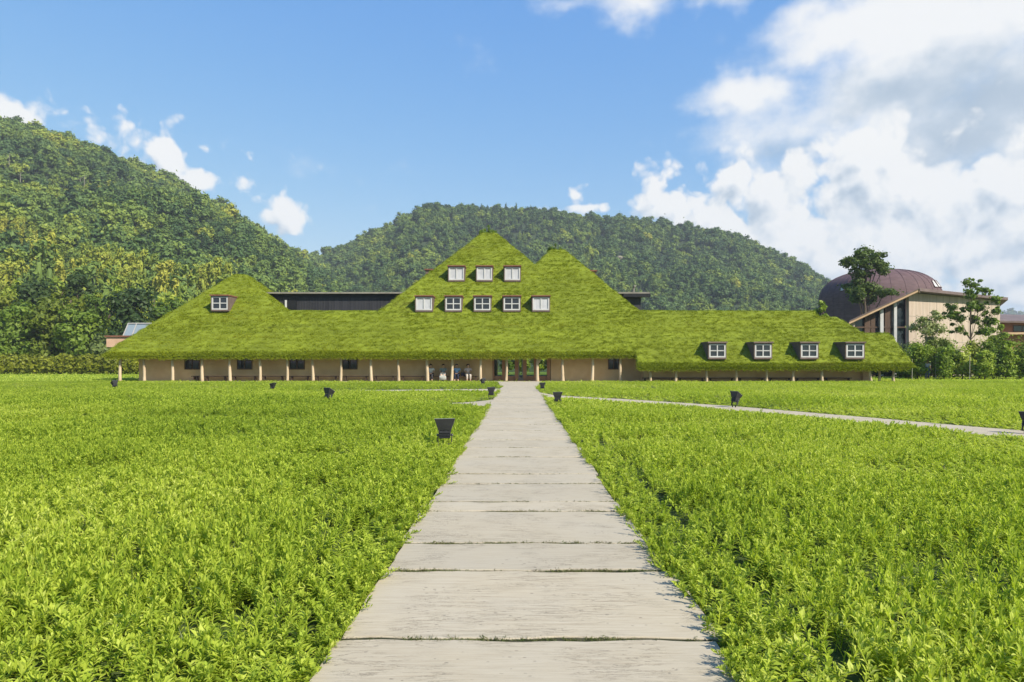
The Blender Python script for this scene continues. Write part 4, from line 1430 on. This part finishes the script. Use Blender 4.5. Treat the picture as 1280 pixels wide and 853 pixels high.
# ================================================================== BUILDINGS BEYOND
def dome():
    Y = 96.0
    cx_, top = (1099 - CX) / F * (Y + 7), EYE + (HZ - 338) / F * (Y + 7)
    rx, ry = 67.5 / F * (Y + 7), 7.0
    root = empty('domed_building', (cx_, Y + ry, 0), 'purple-brown shingled dome-roofed building with small slanted skylights', 'building')
    nu, prof = 72, []
    zw = top * .70
    for i in range(9): prof.append((1.0 - .012 * math.cos(i), zw * i / 8 - .1 * (i == 0)))
    for i in range(1, 15):
        a = i / 14 * math.pi / 2
        prof.append((math.cos(a) ** .75 if i < 14 else 0.0, zw + (top - zw) * math.sin(a) ** .92))
    m = MB()
    lobe = lambda t: 1 + .03 * math.sin(3 * t + 1) + .012 * math.sin(7 * t)
    prof = prof[:-1]
    for k, z in prof:
        for j in range(nu):
            t = 2 * math.pi * j / nu
            c, s = math.cos(t), math.sin(t)
            e = .8
            m.v.append((math.copysign(abs(c) ** e, c) * rx * k * lobe(t), math.copysign(abs(s) ** e, s) * ry * k * lobe(t), z))
    for i in range(len(prof) - 1):
        for j in range(nu):
            m.f.append((i * nu + j, i * nu + (j + 1) % nu, (i + 1) * nu + (j + 1) % nu, (i + 1) * nu + j))
    m.v.append((0, 0, top))
    o = (len(prof) - 1) * nu
    for j in range(nu): m.f.append((o + j, o + (j + 1) % nu, len(m.v) - 1))
    m.build('shell', M['copper'], root, smooth=True)
    sm_ = MB()
    for j in range(0, nu, 2):
        sm_.tube([Vector(m.v[i * nu + j]) * 1.0 + Vector((0, 0, .02)) for i in range(6, len(prof))], .03, 5)
    sm_.build('roof_seam', M['copper'], root)
    def surf(t, z):
        for (k0, z0), (k1, z1) in zip(prof, prof[1:]):
            if z0 <= z <= z1:
                k = k0 + (k1 - k0) * (z - z0) / max(z1 - z0, 1e-6)
                break
        c, s = math.cos(t), math.sin(t)
        return Vector((math.copysign(abs(c) ** .8, c) * rx * k * lobe(t), math.copysign(abs(s) ** .8, s) * ry * k * lobe(t), z))
    zz = lambda py: EYE + (HZ - py) / F * (Y + 1)
    for t0, t1, q0, q1 in ((3.52, 3.64, 361.5, 355), (3.76, 3.98, 360, 354.5), (5.32, 5.44, 358.5, 350.5), (5.48, 5.58, 358, 349.5), (5.62, 5.70, 358, 349)):
        t0s = t0 + .04
        c4 = [surf(t0, zz(q0)), surf(t1, zz(q0)), surf(t1 - .03, zz(q1)), surf(t0s, zz(q1))]
        nrm = (c4[1] - c4[0]).cross(c4[3] - c4[0]).normalized()
        f = MB()
        cc = sum(c4, Vector()) / 4
        for i in range(4):
            a, b = c4[i], c4[(i + 1) % 4]
            f.tube([a + nrm * .06, b + nrm * .06], .09, 6)
        fo = f.build('skylight', M['copper'], root)
        MB().prism([p + nrm * .10 for p in c4], nrm * .04).build('pane', M['white'], fo)
dome()

def gallery():
    Y = 72.0
    X = lambda px, q=Y: (px - CX) / F * q
    Z = lambda py, q=Y: EYE + (HZ - py) / F * q
    root = empty('timber_gallery', (X(1140), Y, 0), 'pale boarded timber building with a slanting roof and glazed front', 'building')
    off = -Vector((X(1140), Y, 0))
    def pt(m, name, mat, par=None):
        o = m.build(name, mat, par or root)
        if par is None: o.location = off
        return o
    xl, xr = X(1056), X(1142.5)
    zl, zr = Z(402), Z(361.5)
    # receding board wall
    f0, f1 = Vector((X(1136), Y, 0)), Vector((X(1250, 82), 82.0, 0))
    t = (f1 - f0).normalized(); nn = Vector((t.y, -t.x, 0))
    zt = Z(366)
    w = MB().prism([f0, f1, f1 + Vector((0, 0, zt)), f0 + Vector((0, 0, zt))], -nn * .3)
    wall_ = pt(w, 'board_wall', M['board'])
    st = MB()
    L = (f1 - f0).length
    k = 0.0
    while k < L:
        a = f0 + t * k + nn * .012
        st.prism([a, a + t * .03, a + t * .03 + Vector((0, 0, zt - .01)), a + Vector((0, 0, zt - .01))], -nn * .011); k += 1.35
    st.build('board_joint', M['grey_trim'], wall_)
    for zz in (zt * .42, zt * .72):
        h = MB()
        a, b = f0 + nn * .014, f1 + nn * .014
        h.prism([a + Vector((0, 0, zz)), b + Vector((0, 0, zz)), b + Vector((0, 0, zz + .03)), a + Vector((0, 0, zz + .03))], -nn * .010)
        h.build('board_joint', M['grey_trim'], wall_)
    # slanting roof and flat roof behind
    th = .34
    bk = Vector((.52, .85, .04)) * 6
    def slab(x0_, za, zb, y0_):
        q = [Vector((x0_, y0_, zl + za)), Vector((xr, y0_, zr + za)), Vector((x0_, y0_, zl + zb)), Vector((xr, y0_, zr + zb))]
        return MB().hexa([q[0], q[1], q[1] + bk, q[0] + bk, q[2], q[3], q[3] + bk, q[2] + bk])
    rf = slab(xl, -th, -.08, Y - .9)
    roof_ = pt(rf, 'roof_slope', M['fascia'])
    slab(xl, -.077, .03, Y - 1.0).build('roof_sheet', M['roof_metal'], roof_)
    e0, e1 = Vector((xr + .003, Y - 1.0, zr - .3)), f1 + Vector((.6, -.5, zr - .3))
    pt(MB().prism([e0, e1, e1 + Vector((8.6, 14, 0)), e0 + Vector((8.6, 14, 0))], (0, 0, .3)), 'flat_roof', M['roof_metal'])
    # glazed front under the slope
    slope = lambda x: zl - th + (x - xl) * (zr - zl) / (xr - xl) - .02
    x0, x1 = X(1068), X(1135.5)
    pt(MB().prism([(x0, Y + .5, 0), (x1, Y + .5, 0), (x1, Y + .5, slope(x1)), (x0, Y + .5, slope(x0))], (0, .05, 0)), 'glass_front', M['glass'])
    pw = X(1064), X(1067.5)
    pt(MB().prism([(pw[0], Y - .2, 0), (pw[1], Y - .2, 0), (pw[1], Y - .2, slope(pw[1])), (pw[0], Y - .2, slope(pw[0]))], (0, .5, 0)), 'pier', M['board'])
    for px, wd, mt, dy in ((1102.5, .17, 'white', 0), (1119.5, .15, 'white', 0), (1086, .3, 'brown_wood', .25), (1093, .22, 'brown_wood', .25), (1112, .35, 'brown_wood', .25)):
        x = X(px)
        pt(MB().prism([(x - wd, Y + dy, 0), (x + wd, Y + dy, 0), (x + wd, Y + dy, slope(x + wd)), (x - wd, Y + dy, slope(x - wd))], (0, .2, 0)), 'column' if dy == 0 else 'mullion', M[mt])
    pt(MB().box(x0, x1 - .01, Y + .22, Y + .45, Z(410), Z(408.3)), 'transom', M['brown_wood'])
    # no blinds behind the glass: it is left bare to reflect the sky
gallery()

def red_house():
    Y = 92.0
    X = lambda px: (px - CX) / F * Y
    Z = lambda py: EYE + (HZ - py) / F * Y
    root = empty('red_brown_house', (X(1270), Y, 0), 'low red-brown house with layered eaves behind the right-hand shrubs', 'building')
    off = -Vector((X(1270), Y, 0))
    def pt(m, name, mat, par=None):
        o = m.build(name, mat, par or root)
        if par is None: o.location = off
        return o
    x0, x1 = X(1252), X(1420)
    w = pt(MB().box(x0, x1, Y, Y + 9, 0, Z(403)), 'wall', M['red_wall'])
    pt(MB().hexa([(x0 - 1.2, Y - 1.2, Z(404)), (x1, Y - 1.2, Z(406)), (x1, Y + 4.5, Z(396)), (x0 - 1.2, Y + 4.5, Z(391)), (x0 - 1.2, Y - 1.2, Z(401.8)), (x1, Y - 1.2, Z(403.8)), (x1, Y + 4.5, Z(394)), (x0 - 1.2, Y + 4.5, Z(389))]), 'roof', M['roof_metal'])
    pt(MB().box(x0 - .6, x1, Y - 1.0, Y - .005, Z(418.5), Z(416)), 'lower_eave', M['fascia'])
    for k in range(3):
        a = X(1266 + k * 34)
        f = MB().box(a, a + 2.4, Y - .06, Y - .004, Z(415), Z(407))
        fo = pt(f, 'window', M['brown_wood'])
        MB().box(a + .1, a + 1.12, Y - .075, Y - .062, Z(414.2), Z(407.8)).build('pane', M['glass'], fo)
        MB().box(a + 1.28, a + 2.3, Y - .075, Y - .062, Z(414.2), Z(407.8)).build('pane', M['glass'], fo)
red_house()

# ================================================================== TREES, SHRUBS, HEDGES
def leafm(key, a, b, c, trans=.42, isl=.3):
    M[key] = leaf_mat(key, [(0, a), (.5, b), (1, c)], source='RANDOM', noise_scale=.5, noise_amt=.22, island=isl, trans=trans)
leafm('leaf_dark', (.014, .032, .012), (.030, .062, .018), (.066, .105, .026))
leafm('leaf_pine', (.040, .075, .022), (.095, .145, .034), (.175, .23, .05))
leafm('leaf_mid', (.085, .145, .018), (.165, .245, .028), (.26, .335, .045))
leafm('leaf_light', (.16, .235, .02), (.27, .35, .032), (.38, .44, .06), .38)
leafm('leaf_pale', (.14, .185, .05), (.25, .29, .09), (.40, .41, .19), .35)
leafm('leaf_olive', (.11, .15, .018), (.20, .25, .028), (.30, .325, .045))
leafm('leaf_hedge', (.14, .16, .012), (.26, .28, .02), (.38, .37, .035), .3)

def tree(name, label, px, Y, w, h, kind, mat, seed, clear=.25, n=2600, leaf=.20, group=None, cat='tree', trunk=None, core=.6, bark='bark', hollow=.55, lobes=None, spill=.12):
    x = (px - CX) / F * Y
    root = empty(name, (x, Y, 0), label, cat, group)
    r = np.random.default_rng(seed)
    rr = random.Random(seed)
    z0 = h * clear
    if lobes is None:
        if kind == 'round': lobes = round_lobes(r, 13, w, h - z0, z0)
        elif kind == 'cone': lobes = cone_lobes(r, w, h - z0 - .4, z0)
        elif kind == 'plume': lobes = plume_lobes(r, 8, w, h)
        elif kind == 'airy':
            lobes = []
            for i in range(16):
                a, q, t = r.uniform(0, 6.283), r.uniform(.1, .42) * w, r.uniform(.05, 1)
                s = w * r.uniform(.10, .19) * (1.1 - .4 * t)
                q *= (1.05 - .65 * t)
                lobes.append((math.cos(a) * q, math.sin(a) * q, z0 + (h - z0) * t * .94, s, s, s * r.uniform(.55, .8)))
    V, Fc = leaf_cloud(r, lobes, n, leaf, core, hollow=hollow, spill=spill)
    link('crown', cloud_mesh('crown', V, Fc, M[mat]), root)
    tr = trunk or max(.08, .028 * h)
    topz = max(l[2] for l in lobes) * .93
    pts = [(0, 0, -.15)] + [(.06 * h * .1 * math.sin(2.2 * k + seed), .05 * h * .1 * math.cos(1.7 * k + seed), topz * (k + 1) / 6) for k in range(6)]
    T = MB().tube(pts, [tr * (1.3 - 1.1 * k / 6) for k in range(7)], 9)
    for l in lobes[1:14]:
        zb = max(z0 * .7, l[2] * .62)
        k = min(5, max(0, int(zb / topz * 6)))
        b = Vector(pts[k]).lerp(Vector(pts[k + 1]), .5)
        e = Vector(l[:3])
        T.tube([b, b.lerp(e, .55) + Vector((0, 0, -.08)), e], [tr * .42, tr * .26, tr * .10], 6)
    T.build('trunk', M[bark], root, smooth=True)
    return root

# -- trees along the foot of the left hill (nearest first get their own crowns)
G1 = 'trees along the foot of the left hill'
rows = [
    (168, 97, 8.2, 11.6, 'round', 'leaf_dark', 'broad blackish-green tree rising above the skylight beside the left roof end', .12),
    (140, 95, 5.0, 5.0, 'round', 'leaf_pale', 'small pale silvery tree with light trunks standing behind the left hedge', .38),
    (18, 96, 7.5, 9.8, 'round', 'leaf_mid', 'dense green tree over the hedge at the extreme left edge', .15),
    (62, 97, 7.0, 10.6, 'round', 'leaf_olive', 'rounded olive tree over the hedge, second from the left edge', .15),
    (100, 96, 6.0, 8.6, 'round', 'leaf_mid', 'mid green bushy tree between the olive tree and the pale silvery tree', .12),
    (195, 100, 6.0, 7.2, 'round', 'leaf_olive', 'low olive tree showing just over the slope of the left roof end', .12),
    (40, 103, 7.5, 13.6, 'round', 'leaf_dark', 'tall dark tree behind the rounded olive tree at the foot of the hill', .15),
    (-12, 102, 7.5, 13.0, 'round', 'leaf_olive', 'olive tree cut off by the left edge of the photo', .15),
    (88, 104, 6.8, 13.0, 'plume', 'leaf_olive', 'feathery olive bamboo clump behind the mid green bushy tree', .1),
    (120, 103, 5.8, 11.8, 'plume', 'leaf_mid', 'feathery green bamboo clump just left of the blackish-green tree', .1),
    (210, 106, 7.0, 11.0, 'round', 'leaf_mid', 'green tree above the left roof slope right of the blackish-green tree', .12),
    (10, 108, 7, 16.2, 'plume', 'leaf_light', 'tall yellow-green bamboo clump high at the left edge', .1),
    (66, 109, 7, 16.0, 'plume', 'leaf_mid', 'tall green bamboo clump behind the tall dark tree', .1),
    (104, 110, 6.5, 15.6, 'round', 'leaf_dark', 'dark leafy tree between the tall bamboo clumps on the left slope', .15),
    (140, 110, 6.5, 15.2, 'plume', 'leaf_light', 'tall yellow-green bamboo clump left of and behind the blackish-green tree', .1),
    (192, 112, 7.0, 14.0, 'plume', 'leaf_light', 'yellow-green bamboo clump above and right of the blackish-green tree', .1),
    (238, 113, 7.0, 12.4, 'plume', 'leaf_light', 'yellow-green bamboo clump beside the slope of the left peak', .1),
]
for i, (px, Y, w, h, kind, mat, lab, cl_) in enumerate(rows):
    big = i in (0, 2, 3, 6)
    tree({'plume': 'bamboo_clump'}.get(kind, 'broadleaf_tree'), lab, px, Y, w, h, kind, mat, 900 + i, cl_, 3400 if big else 2600, .30 if kind != 'plume' else .34, G1,
         'bamboo' if kind == 'plume' else 'tree', bark='pale_bark' if 'pale' in mat else 'bark', core=.66)

def hedge(name, label, x0, x1, Y, d, h, mat, seed, n):
    r = np.random.default_rng(seed)
    root = empty(name, ((x0 + x1) / 2, Y, 0), label, 'hedge')
    nx = int((x1 - x0) / 1.1)
    lobes = []
    for i in range(nx):
        x = x0 + (i + .5) * (x1 - x0) / nx - (x0 + x1) / 2
        hh = h * r.uniform(.9, 1.08)
        lobes.append((x, r.normal(0, .08), hh * .52, .85, d * .5, hh * .5)); lobes.append((x + r.uniform(-.3, .3), 0, hh * .8, .6, d * .45, hh * .24))
    V, Fc = leaf_cloud(r, lobes, n, .17, .82, hollow=.72)
    link('foliage', cloud_mesh('foliage', V, Fc, M[mat]), root)
    T = MB()
    for i in range(0, nx):
        x = x0 + (i + .5) * (x1 - x0) / nx - (x0 + x1) / 2
        T.tube([(x, 0, -.1), (x + .05, 0, h * .4), (x, .05, h * .8)], [.05, .04, .02], 6)
    T.build('stems', M['bark'], root)
    return root
hedge('hedge', 'long clipped yellow-green hedge along the left side beyond the field', (-130 - CX) / F * 82, (212 - CX) / F * 82, 82, 1.6, 2.35, 'leaf_hedge', 5, 12000)

# -- right: pine, tall airy trees, row of shrubs
r5 = np.random.default_rng(77)
def pine():
    Y = 84.0
    k = Y / F
    lob = []
    for px, py, w, h in ((1083, 313, 9, 5), (1076, 320, 10, 5), (1090, 322, 10, 5), (1068, 329, 12, 5), (1082, 331, 10, 5), (1096, 330, 9, 6), (1061, 328, 8, 3.5), (1098, 338, 9, 6), (1067, 340, 9, 4.5), (1084, 342, 11, 4),
                         (1075, 357, 15, 5), (1090, 360, 14, 5), (1067, 368, 11, 6), (1105, 365, 13, 3.5), (1088, 372, 13, 6), (1112, 366, 8, 3), (1077, 366, 10, 5), (1064, 374, 7, 4)):
        lob.append(((px - 1081) * k, r5.uniform(-1.2, 1.2), EYE + (HZ - py) * k, w * .86 * k, w * .8 * k, h * 1.15 * k))
    lob += [(l[0] + r5.uniform(-1, 1) * l[3], l[1] + r5.uniform(-1.1, 1.1) * l[3], l[2] + r5.uniform(-1, 1) * l[5], l[3] * .5, l[3] * .5, l[5] * .5) for l in lob[:] for q in range(3)]
    return tree('pine_tree', 'tall deep green pine with layered clouds of needles in front of the shingled dome', 1081, Y, 5, 16, 'x', 'leaf_pine', 55, .4, 9000, .17, lobes=lob, trunk=.26, core=.25, spill=.35)
pine()
tree('young_tree', 'small yellow-green tree peeping over the grass ridge left of the shingled dome', 1026, 74.0, 2.3, 8.2, 'airy', 'leaf_light', 56, .55, 900, .20, core=.4)
tree('airy_tree', 'pale green small-leaved tree in front of the boarded wall', 1158, 64, 4.4, 6.7, 'airy', 'leaf_pale', 61, .22, 3600, .12, core=.0, trunk=.07, bark='pale_bark', spill=.45, hollow=.2)
def tall_tree():
    Y = 66.0
    k = Y / F
    lob = []
    for px, py, w, h in ((1212, 352, 6, 3.5), (1222, 356, 7, 3.5), (1234, 362, 7, 3.5), (1205, 366, 7, 4), (1220, 370, 8, 4), (1241, 374, 7, 4), (1196, 384, 8, 5), (1210, 382, 8, 4.5), (1228, 384, 9, 4.5), (1243, 390, 7, 4),
                         (1192, 394, 8, 4.5), (1204, 398, 8, 4.5), (1222, 398, 8, 4.5), (1236, 402, 8, 5), (1200, 412, 7, 4), (1230, 414, 8, 5)):
        lob.append(((px - 1213) * k, r5.uniform(-.9, .9), EYE + (HZ - py) * k, w * .70 * k, w * .7 * k, h * .95 * k))
    lob += [(l[0] + r5.uniform(-1.6, 1.6) * l[3], l[1] + r5.uniform(-1.6, 1.6) * l[3], l[2] + r5.uniform(-1.7, 1.7) * l[5], l[3] * .42, l[3] * .42, l[5] * .4) for l in lob[:] for q in range(4)]
    tree('tall_tree', 'tallest thin open-crowned tree right of the boarded wall, sky showing through', 1213, Y, 4, 9, 'x', 'leaf_mid', 62, .3, 6000, .125, lobes=lob, trunk=.09, core=.0, spill=.5, hollow=.2)
tall_tree()
tree('leafy_tree', 'mid green leafy tree behind the tallest thin tree, before the red-brown house', 1247, 69, 3.4, 6.2, 'airy', 'leaf_mid', 63, .2, 3000, .14, core=.2, trunk=.07, spill=.35, hollow=.3)
G2 = 'shrubs along the right edge of the field'
for i, (px, top, Y, w, mat, kind, lab) in enumerate((
    (1133, 440, 62.5, 1.9, 'leaf_mid', 'round', 'shrub touching the right end of the grass roof'),
    (1147, 428, 61.0, 2.2, 'leaf_light', 'round', 'light green shrub just left of the standing person'),
    (1170, 424, 62.0, 2.3, 'leaf_olive', 'round', 'olive shrub just right of the standing person'),
    (1187, 430, 61.2, 1.6, 'leaf_mid', 'round', 'narrow deeper green shrub in the row below the thin tree crown'),
    (1203, 431, 60.6, 1.9, 'leaf_light', 'round', 'bright yellow-green shrub at the trunk of the tallest thin tree'),
    (1224, 421, 61.5, 2.2, 'leaf_olive', 'round', 'wide olive shrub right of the trunk of the tallest thin tree'),
    (1241, 428, 60.4, 1.8, 'leaf_mid', 'round', 'mid green shrub between the wide olive and the bright upright shrub'),
    (1257, 426, 60.0, 1.7, 'leaf_light', 'round', 'bright upright shrub below the red-brown house'),
    (1275, 424, 61.0, 2.0, 'leaf_mid', 'round', 'green shrub at the extreme right edge of the photo'),
    (1296, 426, 60.5, 2.2, 'leaf_dark', 'round', 'dark shrub mostly beyond the right edge of the photo'),
    (1180, 436, 59.2, 1.5, 'leaf_light', 'round', 'low light shrub in front of the narrow deeper green shrub'),
    (1231, 440, 59.0, 1.5, 'leaf_light', 'round', 'low light shrub in front of the wide olive shrub'),
)):
    h = EYE + (HZ - top) / F * Y
    tree('shrub', lab, px, Y, w, h, kind, mat, 700 + i, .02, 3200, .11, G2, 'shrub', trunk=.05, core=.25, hollow=.35, spill=.4)
# a screen of evergreens behind the row closes the view below the buildings
hedge('hedge', 'dark tall hedge behind the row of right-hand shrubs', (1095 - CX) / F * 65, (1400 - CX) / F * 65, 67.5, 1.8, 2.3, 'leaf_dark', 6, 6000)
for px, Y, h, lab in ((1169.5, 59.6, 2.1, 'pale thin stake in the shrubs right of the standing person'), (1173, 59.8, 1.7, 'shorter pale stake right beside the first stake'), (1212, 59.0, 2.2, 'pale stake in front of the bright yellow-green shrub'), (1140, 60.0, 1.8, 'pale stake by the light green shrub at the right roof end')):
    o = MB().tube([((px - CX) / F * Y, Y, -.1), ((px - CX) / F * Y + .03, Y, h)], .028, 6).build('plant_stake', M['pale_bark'])
    tag(o, lab, 'stake', 'pale plant stakes')

# bare pale trunks on the left hill, a pale outcrop on the far one
for px, py0, py1, lab in ((11, 210, 178, 'pale bare trunk high on the left hill nearest the left edge'), (25, 226, 205, 'short pale bare trunk below the leftmost bare trunk'), (100, 232, 210, 'left one of a pair of pale bare trunks on the left hill'), (105, 234, 207, 'right one of a pair of pale bare trunks on the left hill'),
                          (162, 230, 214, 'pale bare trunk standing alone above a light green patch'), (115, 292, 274, 'pale bare trunk low on the left hill above the bamboo')):
    Yq = np.linspace(125, 445, 400)
    zz, _ = hill_l.z((px - CX) / F * Yq, Yq)
    pyq = HZ - F * (zz + 4 - EYE) / Yq
    Y = float(Yq[np.argmin(np.abs(pyq - py0))])
    x = (px - CX) / F * Y
    zb = float(hill_l.z(np.array([x]), np.array([Y]))[0][0])
    root = empty('dead_tree', (x, Y, zb), lab, 'dead tree', 'bare pale trunks on the left hill')
    h = 2 + (py0 - py1) / F * Y * .7
    T = MB().tube([(0, 0, -1), (.2, 0, h * .4), (.1, .1, h * .75), (.35, 0, h)], [.20, .17, .13, .05], 8)
    T.build('trunk', M['grey_bark'], root)
    B = MB()
    for k in range(4):
        z = h * (.6 + .1 * k)
        a = 2.1 * k
        B.tube([(.12, 0, z), (.12 + math.cos(a) * 1.2, math.sin(a) * 1.2, z + .7)], [.12, .04], 6)
    B.build('branches', M['grey_bark'], root)

bm = bmesh.new()
bmesh.ops.create_icosphere(bm, subdivisions=3, radius=1)
rk = random.Random(4)
for v in bm.verts:
    n_ = math.sin(v.co.x * 4 + 1) * math.sin(v.co.z * 5) * .18 + rk.uniform(-.06, .06)
    v.co = Vector((v.co.x * 4.6, v.co.y * 4, v.co.z * 3.2)) * (1 + n_)
me = bpy.data.meshes.new('rock_outcrop'); bm.to_mesh(me); bm.free()
me.materials.append(M['rock'])
o = link('rock_outcrop', me)
Yq = np.linspace(340, 655, 400)
zz, _ = hill_c.z((776 - CX) / F * Yq, Yq)
Yr = float(Yq[np.argmin(np.abs(HZ - F * (zz + 5 - EYE) / Yq - 326))])
o.location = ((776 - CX) / F * Yr, Yr - 2, EYE + (HZ - 326) / F * Yr)
tag(o, 'pale bare rock patch among the trees of the far hill', 'rock')

# little shrubs that crown the two tallest peaks, grass clumps on the ridge
for px, py, s, lab in ((610, 291.4, 1.0, 'small dark shrub growing on the tip of the tallest grass peak'), (694, 312.5, .8, 'small dark shrub growing on the tip of the second grass peak')):
    p_ = FP(px, py)
    r = np.random.default_rng(int(px))
    root = empty('peak_shrub', (p_.x, p_.y + .5, p_.z - .1), lab, 'shrub')
    lob = [(r.uniform(-.7, .7), r.uniform(-.3, .3), r.uniform(.1, .42), .26, .26, .2) for i in range(9)] + [(.05, 0, .75, .14, .14, .3), (-.35, 0, .5, .14, .14, .2)]
    V, Fc = leaf_cloud(r, lob, 500, .10, .5)
    link('foliage', cloud_mesh('foliage', V * s, Fc, M['leaf_mid']), root)
    MB().tube([(0, 0, -.2), (.03, 0, .4), (.05, 0, .9 * s)], [.05, .04, .015], 6).build('stem', M['bark'], root)

# sunlit bank of plants in the courtyard behind the passage
for k, x in enumerate((-2.6, -.6, 1.4, 3.4, 5.4)):
    tree('courtyard_shrub', '%s bright shrub from the left seen through the entrance doors' % ords[k], CX + F * x / 86, 86 + .4 * (k % 2), 2.3, 3.6, 'round', ['leaf_light', 'leaf_mid', 'leaf_light', 'leaf_light', 'leaf_mid'][k], 800 + k, .05, 1400, .2, 'shrubs in the courtyard behind the entrance', 'shrub')

# ================================================================== AIR
HAZE = 0.00025
hz = MB().box(-1300, 2400, -40, 2050, -1.0, 260).build('haze', M['white'])
hz.data.materials.clear()
hm, N, out = new_mat('haze_air')
pv = N.n('ShaderNodeVolumePrincipled')
pv.inputs['Color'].default_value = (.78, .86, .95, 1)
pv.inputs['Density'].default_value = HAZE
N.put(out.inputs['Volume'], pv.outputs[0])
hz.data.materials.append(hm)
tag(hz, kind='stuff')
